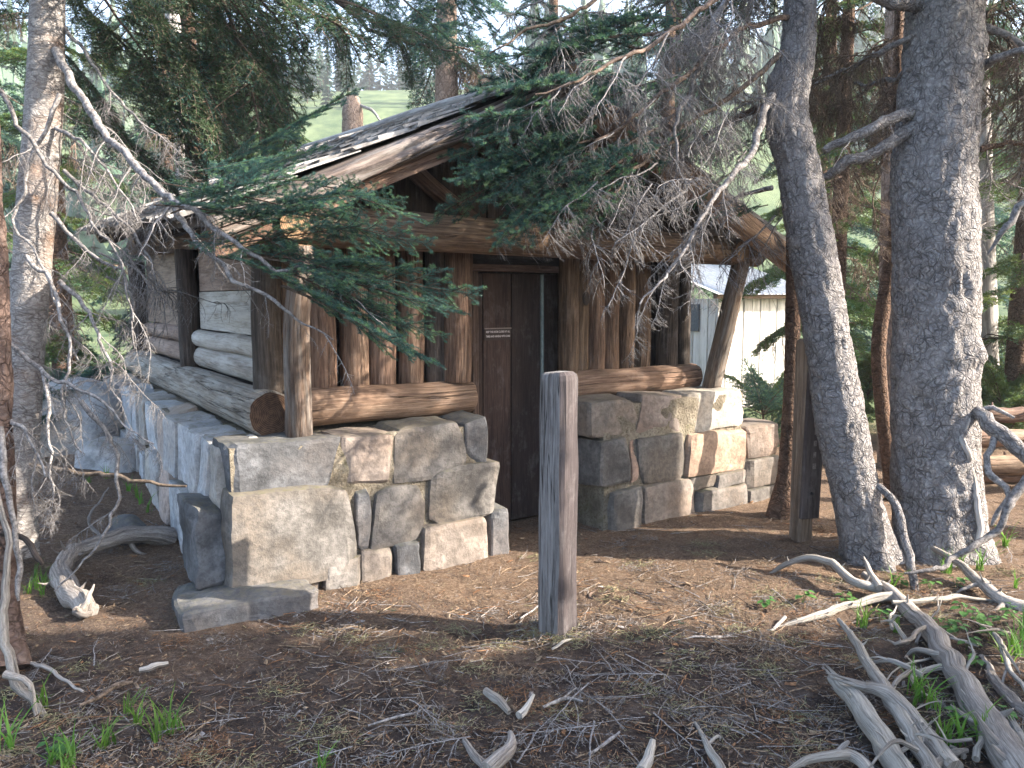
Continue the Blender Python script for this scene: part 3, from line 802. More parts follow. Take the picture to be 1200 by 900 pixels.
V = np.concatenate([np.stack([tt, np.full(n, vv), zz + dz + 0.006 * vn(np.stack([tt * 4, 0 * tt, 0 * tt], -1), 3)], -1) for vv, dz in ((-0.60, -.115), (-0.60, -.212), (-0.555, -.212), (-0.555, -.115))])
Q = []; uq = []
for i in range(n - 1):
    for a, b in ((0, 1), (1, 2), (2, 3), (3, 0)):
        Q.append((a * n + i, b * n + i, b * n + i + 1, a * n + i + 1)); uq.append([(0.12 * a, s[i] * 2.4), (0.12 * a + .12, s[i] * 2.4), (.12 * a + .12, s[i + 1] * 2.4), (.12 * a, s[i + 1] * 2.4)])
mb.add(V, Q, uq=uq); link('rake_board', mb.mesh('rake_board', W_BEAM, False), roof)
log('rafter_log', (RT + 0.02, -0.60, RZ - 0.13), (2.20, -0.60, zr(2.20, -.6) - 0.10), 0.098, 0.090, W_RAFT, roof, sides=24, ridge=0.006)
log('ridge_beam', (RT, -0.56, RZ - 0.20), (RT, 4.4, zr(RT, 4.4) - 0.2), 0.085, 0.085, W_BEAM, roof)
for v in (0.9, 1.9, 2.9, 3.9):
    for te in (-2.08, 2.15):
        log('rafter', (RT, v, zr(RT, v) - 0.10), (te, v, zr(te, v) - 0.10), 0.05, 0.05, W_DARK, roof, sides=8, ridge=0)
# gable of upright boards with a slanting strut
t = -1.62
while t < 1.62:
    w = random.uniform(0.16, 0.21); b = min(t + w - 0.008, 1.64)
    za, zb = zr(t, 0) - 0.06, zr(b, 0) - 0.06
    v0 = 0.02 + random.uniform(-.008, .008)
    V = [(t, v0, 1.98), (b, v0, 1.98), (b, v0, zb), (t, v0, za), (t, v0 + .03, 1.98), (b, v0 + .03, 1.98), (b, v0 + .03, zb), (t, v0 + .03, za)]
    mb = MB(); F = [(0, 1, 2, 3), (5, 4, 7, 6), (1, 5, 6, 2), (4, 0, 3, 7), (3, 2, 6, 7), (4, 5, 1, 0)]
    mb.add(V, F, uq=[[(V[i][0] + V[i][1], V[i][2]) for i in f] for f in F])
    link('gable_board', mb.mesh('gable_board', W_GABLE, False), cabin); t += w
for a, b in (((-0.95, -0.03, 2.52), (-0.30, -0.03, 2.08)), ((1.0, -0.03, 2.50), (0.36, -0.03, 2.08))):
    log('gable_strut', a, b, 0.06, 0.055, W_BEAM, ridge=0.003)

# ------------------------------------------------------------------ boughs (shared meshes, one metre long along +X)
def live_bough(seed, mats, droop=0.012, dens=420, nlen=0.021, nwid=0.0030, sec=30, fan=0.46, fresh=0.3, hang=0.02, tert=0.026, lift=.16):
    r = np.random.default_rng(seed); mb = MB()
    st = grow(np.zeros((1, 3)), [[1, 0, 0.12]], np.array([1.0]), 18, droop, 0.035, r)
    s = np.linspace(0.10, 0.985, sec) + r.uniform(-.012, .012, sec); s = np.clip(s, 0.05, 0.99)
    p, T = at_s(np.repeat(st, sec, 0), s)
    side = np.where(np.arange(sec) % 2, 1.0, -1.0)[:, None] * np.array([0, 1.0, 0])
    ang = r.uniform(0.8, 1.05, sec)[:, None]
    d = T * np.cos(ang) + side * np.sin(ang) + np.array([0, 0, 1.0]) * r.uniform(-.25, lift, (sec, 1))
    L2 = fan * (1 - s) ** 0.75 * r.uniform(0.65, 1.1, sec) + 0.05
    L2 *= np.clip(0.35 + s * 2.4, 0, 1)
    P2 = grow(p, d, L2, 8, hang, 0.05, r)
    idx, s3, sg = [], [], []
    for k in range(sec):
        c = max(2, int(L2[k] / tert)); ss = np.linspace(0.14, 0.97, c)
        idx += [k] * c; s3 += list(ss + r.uniform(-.02, .02, c)); sg += [1 if q % 2 else -1 for q in range(c)]
    idx = np.array(idx); s3 = np.clip(np.array(s3), 0.02, 0.99); sg = np.array(sg)[:, None]
    p3, T3 = at_s(P2[idx], s3)
    sd = norm(np.cross(np.array([0, 0, 1.0]), T3)) * sg
    a3 = r.uniform(0.7, 1.0, (len(idx), 1))
    d3 = T3 * np.cos(a3) + sd * np.sin(a3) + np.array([0, 0, 1.0]) * r.uniform(-.2, .25, (len(idx), 1))
    L3 = (0.42 * L2[idx] * (1 - s3) + 0.035) * r.uniform(0.7, 1.2, len(idx))
    P3 = grow(p3, d3, L3, 5, hang, 0.06, r)
    btubes(mb, st, np.linspace(0.011, 0.0025, 18)[None], 5, 0)
    btubes(mb, P2, np.repeat(np.linspace(0.0042, 0.0016, 8)[None], sec, 0), 3, 0)
    btubes(mb, P3, np.repeat(np.linspace(0.0018, 0.001, 5)[None], len(idx), 0), 3, 0)
    # needles
    for PP, LL, s_lo, w in ((P3, L3, 0.0, 1.0), (P2, L2, 0.12, 0.8), (st, np.array([1.0]), 0.45, 0.8)):
        m = len(PP); cnt = int(LL.sum() * dens * w)
        ti = r.choice(m, cnt, p=LL / LL.sum()); ss = r.uniform(s_lo, 1.0, cnt)
        q, T = at_s(PP[ti], ss)
        sdv = norm(np.cross(np.array([0, 0, 1.0]), T) + 1e-6); up = np.cross(T, sdv)
        ph = r.uniform(-0.6, math.pi + 0.6, cnt)[:, None]
        rad = np.cos(ph) * sdv + np.sin(ph) * up * 0.8
        dn = norm(T * r.uniform(0.35, 0.9, (cnt, 1)) + rad)
        ln = nlen * r.uniform(0.75, 1.15, (cnt, 1)) * (1 - 0.35 * ss[:, None] ** 4)
        wd = norm(np.cross(dn, r.normal(0, 1, (cnt, 3)))) * nwid
        V = np.stack([q - wd * .5, q + wd * .5, q + dn * ln + wd * .22, q + dn * ln - wd * .22], 1)
        fr = r.random(m) < fresh
        mat = np.where(fr[ti] & (ss > 0.45), 2, 1)
        mb.add(V.reshape(-1, 3), np.arange(cnt * 4).reshape(-1, 4), mat=mat)
    return mb.mesh('bough', mats, False)

def dead_bough(seed, mats, sec=20, hang=0.16, l2=(0.16, 0.5), tert=0.045, thin=1.0, stem_droop=0.02, l3=(.04, .2), quat=1.0):
    r = np.random.default_rng(seed); mb = MB()
    st = grow(np.zeros((1, 3)), [[1, 0, 0.05]], np.array([1.0]), 18, stem_droop, 0.10, r)
    s = np.sort(r.uniform(0.05, 0.98, sec))
    p, T = at_s(np.repeat(st, sec, 0), s)
    side = r.choice([-1.0, 1.0], sec)[:, None] * np.array([0, 1.0, 0])
    an = r.uniform(0.5, 1.2, (sec, 1))
    d = T * np.cos(an) + side * np.sin(an) + np.array([0, 0, 1.0]) * r.uniform(-.7, .2, (sec, 1))
    L2 = r.uniform(*l2, sec) * (1 - 0.55 * s)
    P2 = grow(p, d, L2, 10, hang * r.uniform(0.4, 1.5, sec), 0.10, r)
    idx = np.concatenate([[k] * max(2, int(L2[k] / tert)) for k in range(sec)]); s3 = r.uniform(0.1, 0.98, len(idx))
    p3, T3 = at_s(P2[idx], s3)
    d3 = norm(T3 + r.normal(0, 0.55, (len(idx), 3)) + np.array([0, 0, -0.25]))
    L3 = r.uniform(*l3, len(idx)) * (1 - 0.4 * s3)
    P3 = grow(p3, d3, L3, 7, hang * r.uniform(0.3, 1.6, len(idx)), 0.14, r)
    n4 = max(1, int(len(idx) * quat)); i4 = r.choice(len(idx), n4); p4, T4 = at_s(P3[i4], r.uniform(0.15, 0.9, n4))
    P4 = grow(p4, norm(T4 + r.normal(0, 0.6, T4.shape)), r.uniform(0.02, 0.07, n4), 4, hang * 0.8, 0.15, r)
    btubes(mb, st, np.linspace(0.011, 0.003, 18)[None] * thin, 6, 0)
    btubes(mb, P2, np.repeat(np.linspace(0.0046, 0.0020, 10)[None], sec, 0) * thin, 4, 0)
    btubes(mb, P3, np.repeat(np.linspace(0.0024, 0.0013, 7)[None], len(idx), 0) * thin, 3, 0)
    btubes(mb, P4, np.repeat(np.linspace(0.0016, 0.0009, 4)[None], n4, 0) * thin, 3, 0)
    return mb.mesh('dead_bough', mats, True)

LIVE = [live_bough(s, [TW_LIVE, ND, NF], dens=900, nlen=0.025, nwid=0.0027, sec=19, fan=0.44, tert=0.05, lift=.28, fresh=.45) for s in range(5)]
LIVEH = [live_bough(20 + s, [TW_LIVE, ND2, ND], droop=0.03, hang=0.10, fan=0.5, dens=380) for s in range(3)]
BACK = [live_bough(40 + s, [TW_LIVE, ND, NF], droop=0.045, dens=240, nlen=0.03, nwid=0.0062, sec=24, hang=0.06) for s in range(4)]
BRIGHT = [live_bough(60 + s, [TW_LIVE, NB, NF], droop=0.03, dens=240, nlen=0.03, nwid=0.0062, sec=24, hang=0.05) for s in range(3)]
DEAD = [dead_bough(s, [TW_DEAD]) for s in range(6)]
DEADF = [dead_bough(30 + s, [TW_DEAD], sec=15, hang=0.26, l2=(.25, .75), tert=0.055, l3=(.10, .34), quat=.35, thin=0.95) for s in range(4)]
DEADB = [dead_bough(50 + s, [TW_BRN], sec=22, hang=0.30, l2=(0.25, 0.75), tert=0.045, l3=(.08, .28), quat=.5) for s in range(4)]
DSPARSE = [dead_bough(70 + s, [TW_DEAD], sec=9, hang=0.07, l2=(0.1, 0.35), tert=0.09) for s in range(3)]

def put_bough(tree, me, base, tip, roll=0.0, name='bough', width=1.0):
    """a bough that reaches from base to tip"""
    b = Vector([float(c) for c in base]); x = Vector([float(c) for c in tip]) - b
    L = x.length; x.normalize()
    up = Vector((0, 0, 1))
    if abs(x.z) > 0.95: up = Vector((0.3, -1, 0)).normalized()
    y = up.cross(x).normalized(); z = x.cross(y)
    M = Matrix((( x.x, y.x, z.x, b.x), (x.y, y.y, z.y, b.y), (x.z, y.z, z.z, b.z), (0, 0, 0, 1)))
    M = M @ Matrix.Rotation(roll, 4, 'X') @ Matrix.Diagonal((L, L * width, L * width, 1))
    o = link(name, me, tree)
    o.matrix_local = tree_inv(tree) @ M
    return o

TINV = {}
def tree_inv(tree):
    if tree.name not in TINV:
        TINV[tree.name] = Matrix.Translation(-tree.location)
    return TINV[tree.name]

def trunk_part(tree, pts, rad, mat, name='trunk', sides=40, step=0.05, ridge=0.010, rough=0.05, seed=None, flare=None, knots=0, rfreq=(26, 9)):
    P, R = catmull(pts, rad, step)
    P = P - np.array(tree.location)
    sd = random.random() * 50 if seed is None else seed
    kr = np.random.default_rng(int(sd * 10))
    L = np.concatenate([[0], np.cumsum(np.linalg.norm(np.diff(P, axis=0), axis=1))])
    kn = [(kr.uniform(0.2, L[-1]), kr.uniform(0, 6.28), kr.uniform(.08, .20)) for _ in range(knots)]
    def lump(l, a, rr):
        out = 0 * l * a
        for (kl, ka, ks) in kn:
            da = np.angle(np.exp(1j * (a - ka)))
            out = out + rr * ks * np.exp(-((l - kl) / (0.35 * rr)) ** 2 - (da / 0.35) ** 2)
        if flare is not None:
            out = out + rr * flare * np.exp(-l / 0.16) * (0.55 + 0.45 * np.cos(5 * a + sd) + 0.3 * np.cos(3 * a + 2 * sd))
        return out
    mb = MB(); tube(mb, P, R, sides, 0, True, None, rough, (3, 2), sd, ridge, rfreq, lump)
    return link(name, mb.mesh(name, mat), tree)

def limb(tree, pts, rad, mat=TW_DEAD, sides=9, wob=0.018, name='limb'):
    P, R = catmull(pts, rad, 0.05)
    sd = random.random() * 40
    L = np.arange(len(P))[:, None] * 0.05
    P = P + wob * np.stack([fbm(np.concatenate([L * 8 + k * 7, 0 * L, 0 * L], 1), sd + k, 3) for k in range(3)], -1) * ramp01(L, 0, .2)
    mb = MB(); tube(mb, P - np.array(tree.location), R, sides, 0, True, None, 0.10, (9, 9), sd)
    link(name, mb.mesh(name, mat), tree)
    return P

def dress(tree, P, meshes, n, length, s0=0.15, s1=1.0, spread=0.8, down=0.3, name='dead_bough', seed=0, fwd=0.6):
    """side boughs along a limb"""
    r = np.random.default_rng(seed)
    for k in range(n):
        s = s0 + (s1 - s0) * (k + r.random()) / n
        i = min(int(s * (len(P) - 1)), len(P) - 2)
        T = norm(P[i + 1] - P[i]); sd = norm(np.cross(T, [0, 0, 1.0])) * (1 if k % 2 else -1)
        d = norm(T * fwd + sd * spread * r.uniform(.5, 1.2) + np.array([0, 0, -down * r.uniform(.2, 1.8)]) + r.normal(0, .15, 3))
        put_bough(tree, meshes[r.integers(len(meshes))], P[i], P[i] + d * length * r.uniform(.6, 1.25), r.uniform(-.4, .4), name)

def make_tree(name, base, label, cat='tree', group=None):
    t = empty(name, base)
    return tag(t, label, cat, group)

def ring_boughs(tree, axis_pts, z0, z1, n, len0, len1, meshes, droop=0.35, seed=0, name='bough', az=None):
    """boughs all round a trunk between two heights"""
    r = np.random.default_rng(seed); A = np.asarray(axis_pts, float)
    for k in range(n):
        f = (k + r.random()) / n; z = z0 + (z1 - z0) * f
        x = np.interp(z, A[:, 2], A[:, 0]); y = np.interp(z, A[:, 2], A[:, 1])
        a = (k * 2.399 + r.uniform(-.4, .4)) if az is None else r.uniform(*az)
        L = (len0 + (len1 - len0) * f) * r.uniform(.75, 1.2)
        d = np.array([math.cos(a), math.sin(a), -droop * r.uniform(.2, 1.6) * (1 - .7 * f)])
        put_bough(tree, meshes[r.integers(len(meshes))], (x, y, z), np.array([x, y, z]) + norm(d) * L, r.uniform(-.3, .3), name)

def conifer(name, x, y, h, rad, label, n=55, meshes=None, low=0.6, len0=1.8, dead=0, dmesh=None, bark_m=None, group=None, seed=0, cat='conifer', lean=(0, 0)):
    z = float(ground_z(x, y)) - 0.05
    t = make_tree(name, (x, y, z), label, cat, group)
    A = np.array([(x, y, z), (x + lean[0] * .5, y + lean[1] * .5, z + h * .5), (x + lean[0], y + lean[1], z + h)])
    trunk_part(t, A, [rad, rad * .62, rad * .08], bark_m or BK_TAN, sides=18, step=0.25, ridge=0.008, flare=0.5)
    ring_boughs(t, A, z + low, z + h * 0.98, n, len0, 0.3, meshes or BACK, seed=seed)
    if dead: ring_boughs(t, A, z + low * .5, z + h * .5, dead, len0 * .8, len0 * .6, dmesh or DEADB, 0.5, seed + 1, 'dead_bough')
    return t

# ------------------------------------------------------------------ the two big trunks on the right
D = 4.83
ta = make_tree('leaning_tree', gp(1016, 664, -0.03), 'leaning grey fir with a kinked slender trunk beside the thick trunk', 'tree')
ptsA = [wp(1024, 672, D), wp(1003, 580, D), wp(986, 500, D), wp(970, 400, D), wp(951, 290, D), wp(936, 200, D), wp(922, 130, D), wp(935, 60, D), wp(938, 0, D), wp(941, -120, D), wp(946, -420, D), wp(950, -900, D)]
trunk_part(ta, ptsA, [.150, .145, .143, .141, .140, .136, .134, .112, .104, .10, .085, .02], BK_LEAN, sides=72, step=0.022, ridge=0.017, rough=.07, flare=0.5, knots=10, seed=4.2, rfreq=(34, 14))
D2 = 4.98
tb = make_tree('thick_tree', gp(1104, 652, -0.03), 'thick straight grey fir trunk with scaly bark on the right', 'tree')
ptsB = [wp(1106, 668, D2), wp(1100, 600, D2), wp(1096, 500, D2), wp(1097, 300, D2), wp(1095, 200, D2), wp(1107, 0, D2), wp(1110, -300, D2), wp(1114, -1000, D2)]
trunk_part(tb, ptsB, [.275, .262, .258, .255, .252, .222, .19, .03], BK_GREY, sides=96, step=0.024, ridge=0.024, rough=.06, flare=0.42, knots=8, seed=7.7, rfreq=(26, 11))
D3 = 6.3
tc = make_tree('thin_tree', gp(1046, 592, 0.0), 'thin crooked sapling trunk standing behind the two grey firs', 'tree')
ptsC = [wp(1048, 596, D3), wp(1042, 540, D3), wp(1033, 470, D3), wp(1030, 400, D3), wp(1042, 320, D3), wp(1050, 260, D3), wp(1052, 100, D3), wp(1056, -200, D3)]
trunk_part(tc, ptsC, [.062, .058, .058, .06, .058, .05, .042, .01], BK_BROWN, sides=24, step=0.05, ridge=0.004, knots=6)
D4 = 5.85
td = make_tree('brown_tree', gp(917, 606, 0.0), 'slim reddish-brown trunk rising beside the cabin corner', 'tree')
ptsD = [wp(914, 612, D4), wp(921, 560, D4), wp(926, 480, D4), wp(929, 380, D4), wp(930, 250, D4), wp(934, 100, D4), wp(940, -250, D4)]
trunk_part(td, ptsD, [.115, .07, .058, .055, .052, .045, .012], BK_BROWN, sides=30, step=0.04, ridge=0.006, rfreq=(45, 22))
te = make_tree('rosy_trunk', wp(1047, 560, 7.6) * [1, 1, 0], 'pale rosy-brown trunk partly hidden between the grey firs', 'tree')
trunk_part(te, [wp(1047, 640, 7.6), wp(1046, 400, 7.6), wp(1048, 200, 7.6), wp(1050, -100, 7.6)], [.15, .13, .12, .08], BK_TAN, sides=20, step=0.1, ridge=0.006)
ring_boughs(te, [wp(1047, 640, 7.6), wp(1048, 200, 7.6), wp(1050, -100, 7.6)], 1.9, 5.5, 15, 1.0, 0.8, DEADB, 0.6, 5, 'dead_bough')
tf = make_tree('pale_snag', wp(1156, 540, 9.2) * [1, 1, 0], 'bleached pale trunk in the sunlit clearing right of the thick fir', 'tree')
trunk_part(tf, [wp(1158, 560, 9.2), wp(1156, 450, 9.2), wp(1154, 300, 9.2), wp(1150, 0, 9.2)], [.16, .14, .12, .06], BK_SNAG, sides=18, step=0.1)
# their limbs
P = limb(tb, [wp(1072, 132, 4.9), wp(1040, 140, 4.8), wp(1000, 160, 4.8), wp(965, 178, 4.85)], [.045, .032, .03, .022], BK_GREY, 12)
dress(tb, P, DSPARSE, 4, 0.35, down=.6, seed=4)
P = limb(tb, [wp(1070, 150, 4.9), wp(1030, 175, 4.85), wp(985, 195, 4.9), wp(962, 205, 4.95)], [.05, .035, .033, .02], BK_GREY, 12)
P = limb(tb, [wp(1075, 5, 4.9), wp(1040, 3, 4.8), wp(1010, -12, 4.7)], [.05, .035, .03], BK_GREY, 12)
P = limb(tb, [wp(1075, 40, 4.9), wp(1020, 70, 5.2), wp(970, 90, 5.5), wp(930, 110, 5.9)], [.02, .018, .014, .01])
dress(tb, P, DEADB, 10, 0.55, down=.9, seed=41)
P = limb(tb, [wp(1070, 80, 4.9), wp(1040, 95, 5.3), wp(1000, 100, 5.7)], [.02, .016, .012])
dress(tb, P, DEADB, 8, 0.6, down=1.0, seed=42)
P = limb(ta, [wp(905, 112, 4.75), wp(882, 170, 4.5), wp(862, 205, 4.35), wp(832, 238, 4.25), wp(806, 290, 4.15), wp(752, 358, 4.05)], [.026, .02, .017, .014, .010, .004])
dress(ta, P, DEAD, 16, 0.34, 0.3, 1.0, down=.7, seed=6)
P = limb(ta, [wp(905, 220, 4.75), wp(870, 228, 4.9), wp(840, 240, 5.0)], [.018, .012, .006])
dress(ta, P, DSPARSE, 5, 0.3, seed=8)
P = limb(ta, [wp(915, 120, 4.8), wp(880, 130, 5.0), wp(840, 150, 5.2), wp(800, 175, 5.4)], [.03, .022, .016, .008], BK_BROWN)
dress(ta, P, DEAD, 6, 0.4, seed=9)
P = limb(ta, [wp(925, 20, 4.8), wp(860, 40, 4.5), wp(780, 110, 4.3), wp(700, 165, 4.25), wp(640, 195, 4.2)], [.018, .015, .012, .009, .005], TW_BRN)
dress(ta, P, DEADF, 14, 0.5, 0.12, 1.0, down=.75, seed=10)
P = limb(ta, [wp(925, -40, 4.8), wp(850, -10, 4.4), wp(770, 50, 4.2), wp(690, 90, 4.1), wp(630, 110, 4.05)], [.02, .016, .012, .009, .005], TW_BRN)
dress(ta, P, DEADF, 22, 0.5, 0.08, 1.0, down=.8, seed=12)
P = limb(ta, [wp(920, 60, 4.8), wp(860, 110, 4.6), wp(790, 160, 4.45), wp(730, 210, 4.35), wp(690, 260, 4.3)], [.018, .014, .011, .009, .005], TW_BRN)
dress(ta, P, DEADF, 11, 0.45, 0.12, 1.0, down=.9, seed=13)
P = limb(ta, [wp(925, -80, 4.8), wp(880, -60, 4.6), wp(840, 20, 4.5), wp(800, 130, 4.4), wp(790, 200, 4.4)], [.03, .025, .018, .012, .006])
dress(ta, P, DEADF, 16, 0.45, 0.1, 1.0, down=.9, seed=14)
P = limb(ta, [wp(925, -120, 4.8), wp(800, -70, 4.5), wp(700, 0, 4.3), wp(640, 30, 4.2), wp(570, 60, 4.2)], [.02, .016, .012, .009, .004], TW_BRN)
dress(ta, P, DEADF, 10, 0.42, 0.1, .6, down=.9, seed=15)
# curtains of dry twigs hung between and behind the trunks
cr = np.random.default_rng(77)
for (x0, y0, x1, y1, d, n, ms, tr_) in ((640, -40, 880, 100, 4.5, 12, DEADF, ta), (760, 40, 890, 200, 4.6, 10, DEADF, ta), (780, -20, 920, 120, 5.0, 12, DEADB, ta), (950, -20, 1060, 120, 5.9, 16, DEADB, tb), (955, 60, 1055, 230, 6.4, 10, DEADB, tb),
                                        (1140, -30, 1230, 130, 5.6, 14, DEADB, tb), (1150, 100, 1220, 260, 6.0, 8, DEADF, tb), (660, 150, 800, 240, 4.25, 5, DEADF, ta), (740, 200, 860, 280, 4.3, 6, DEAD, ta), (860, 60, 920, 260, 5.4, 8, DEADF, ta)):
    for k in range(n):
        bx_, by_ = cr.uniform(x0, x1), cr.uniform(y0, y1); an = cr.uniform(.25, 1.25); L = cr.uniform(60, 120); sg = -1 if tr_ is ta or cr.random() < .6 else 1
        put_bough(tr_, ms[k % 4], wp(bx_, by_, d + cr.uniform(-.2, .2)), wp(bx_ + sg * L * math.cos(an), by_ + L * math.sin(an), d + cr.uniform(-.35, .2)), cr.uniform(-.5, .5), 'dead_bough')
# green sprays of the same fir, in front of the gable
green = [((780, 40), (575, 75), 4.4), ((740, 90), (555, 125), 4.35), ((730, 130), (545, 165), 4.3), ((720, 160), (550, 205), 4.25), ((700, 185), (508, 242), 4.2),
         ((700, 170), (600, 290), 4.2), ((680, 140), (575, 250), 4.25), ((760, 60), (600, 40), 4.5), ((700, 60), (560, 100), 4.4), ((720, 120), (620, 200), 4.2),
         ((740, 180), (640, 270), 4.3), ((690, 110), (560, 180), 4.3), ((660, 190), (585, 300), 4.25), ((750, 100), (640, 150), 4.35), ((820, 150), (740, 230), 4.6), ((730, 200), (680, 280), 4.4), ((800, 20), (690, 40), 4.6),
         ((690, 150), (555, 215), 4.35), ((650, 120), (540, 150), 4.3), ((720, 100), (600, 230), 4.4), ((700, 130), (530, 190), 4.45),
         ((770, 150), (680, 215), 4.3), ((700, 215), (625, 265), 4.22), ((760, 20), (640, 70), 4.45), ((690, 40), (590, 130), 4.4), ((790, 90), (690, 130), 4.4), ((640, 170), (530, 225), 4.25)]
for i, (a, b, d) in enumerate(green):
    put_bough(ta, LIVE[i % 5], wp(*a, d + .1), wp(*b, d - .15), (-.5 + .25 * (i % 5)))
for i, (a, b, d) in enumerate([((900, 240), (835, 262), 5.1), ((905, 160), (825, 200), 5.4), ((860, 200), (800, 250), 5.2)]):
    put_bough(ta, LIVE[(i + 1) % 5], wp(*a, d), wp(*b, d), 0.3)
# crowns above the frame
ring_boughs(ta, [ptsA[8], ptsA[9], ptsA[10], ptsA[11]], 3.9, 8.5, 26, 1.5, .5, LIVEH, seed=31)
ring_boughs(tb, [ptsB[5], ptsB[6], ptsB[7]], 3.9, 9.5, 30, 1.8, .6, LIVEH, seed=32)
# broken crooked branch low on the thick trunk
limb(tb, [wp(1140, 478, 4.85), wp(1155, 490, 4.7), wp(1178, 512, 4.6), wp(1215, 542, 4.5), wp(1260, 560, 4.4)], [.03, .042, .045, .042, .03], BK_GREY, 14, .02)
limb(tb, [wp(1150, 482, 4.75), wp(1165, 478, 4.7), wp(1187, 492, 4.65)], [.02, .015, .008], TW_DEAD, 8, .015)
limb(tb, [wp(1168, 505, 4.65), wp(1158, 535, 4.6), wp(1168, 560, 4.55), wp(1178, 580, 4.5), wp(1168, 605, 4.5), wp(1160, 622, 4.5)], [.022, .018, .02, .016, .014, .005], TW_DEAD, 9, .02)
limb(tb, [wp(1205, 560, 4.45), wp(1185, 590, 4.4), wp(1172, 610, 4.4), wp(1160, 630, 4.38), wp(1130, 645, 4.35), wp(1085, 668, 4.3), wp(1060, 672, 4.3)], [.03, .02, .018, .02, .016, .012, .006], TW_DEAD, 9, .02)
limb(tb, [wp(1132, 470, 4.8), wp(1128, 520, 4.74), wp(1140, 560, 4.75), wp(1146, 640, 4.72)], [.02, .018, .016, .02], BK_SNAG, 8)
limb(ta, [wp(1030, 570, 4.62), wp(1048, 590, 4.5), wp(1062, 640, 4.42), wp(1068, 692, 4.36)], [.02, .022, .024, .022], BK_LEAN, 10, .012)
limb(tb, [wp(1148, 80, 4.95), wp(1200, 60, 4.6), wp(1260, 110, 4.4)], [.03, .02, .01])
P = limb(tb, [wp(1145, 30, 4.95), wp(1180, 40, 4.9), wp(1230, 80, 4.9), wp(1280, 120, 4.9)], [.03, .02, .016, .01])
dress(tb, P, DEADB, 12, 0.6, down=1.0, seed=51)
P = limb(tb, [wp(1148, 175, 5.0), wp(1190, 170, 5.2), wp(1250, 190, 5.4)], [.02, .015, .01], BK_BROWN)
dress(tb, P, DEAD, 7, 0.4, down=.5, seed=52)
limb(tb, [wp(1225, 228, 4.3), wp(1190, 240, 4.3), wp(1180, 270, 4.32), wp(1162, 298, 4.35)], [.024, .02, .018, .006], TW_DEAD, 9, .02)

# ------------------------------------------------------------------ the trees at the left edge
D5 = 4.55
tl = make_tree('silver_tree', gp(28, 620, 0.02), 'silvery pale trunk with fine horizontal bark lines left of the cabin', 'tree')
ptsL = [wp(14, 650, D5), wp(20, 560, D5), wp(27, 480, D5), wp(33, 380, D5), wp(42, 250, D5), wp(50, 150, D5), wp(55, 50, D5), wp(56, -60, D5), wp(58, -400, D5), wp(60, -900, D5)]
trunk_part(tl, ptsL, [.125, .105, .098, .10, .104, .098, .092, .088, .07, .02], BK_LEFT, sides=56, step=0.03, ridge=0.004, flare=0.3, knots=9, seed=2.2, rfreq=(18, 30))
D6 = 3.55
tr = make_tree('red_tree', gp(-6, 752, 0.0), 'red-brown trunk with flaking bark and exposed roots at the left edge', 'tree')
ptsR = [wp(4, 790, D6 - .1), wp(0, 720, D6), wp(-3, 600, D6), wp(-6, 450, D6), wp(-12, 300, D6), wp(-22, 100, D6), wp(-34, -200, D6), wp(-40, -900, D6)]
trunk_part(tr, ptsR, [.105, .082, .075, .072, .07, .066, .055, .02], BK_RED, sides=44, step=0.03, ridge=0.012, flare=0.35, knots=4, seed=9.1)
limb(tr, [wp(-4, 575, 3.35), wp(8, 650, 3.25), wp(4, 740, 3.2), wp(18, 800, 3.15), wp(50, 840, 3.1), wp(58, 868, 3.05)], [.012, .013, .018, .020, .014, .006], W_DEADB, 10, .012, name='root')
limb(tr, [wp(6, 790, 3.1), wp(35, 805, 3.08), wp(48, 860, 3.05)], [.015, .012, .005], W_DEADB, 8, .01, name='root')
limb(tr, [wp(0, 500, 3.4), wp(12, 600, 3.35), wp(22, 680, 3.32), wp(24, 705, 3.3)], [.014, .013, .012, .005], TW_DEAD, 8, .01)
limb(tr, [wp(4, 625, 3.5), wp(30, 632, 3.45), wp(44, 655, 3.4), wp(47, 663, 3.4)], [.014, .012, .012, .008], W_DARK, 8, .008)
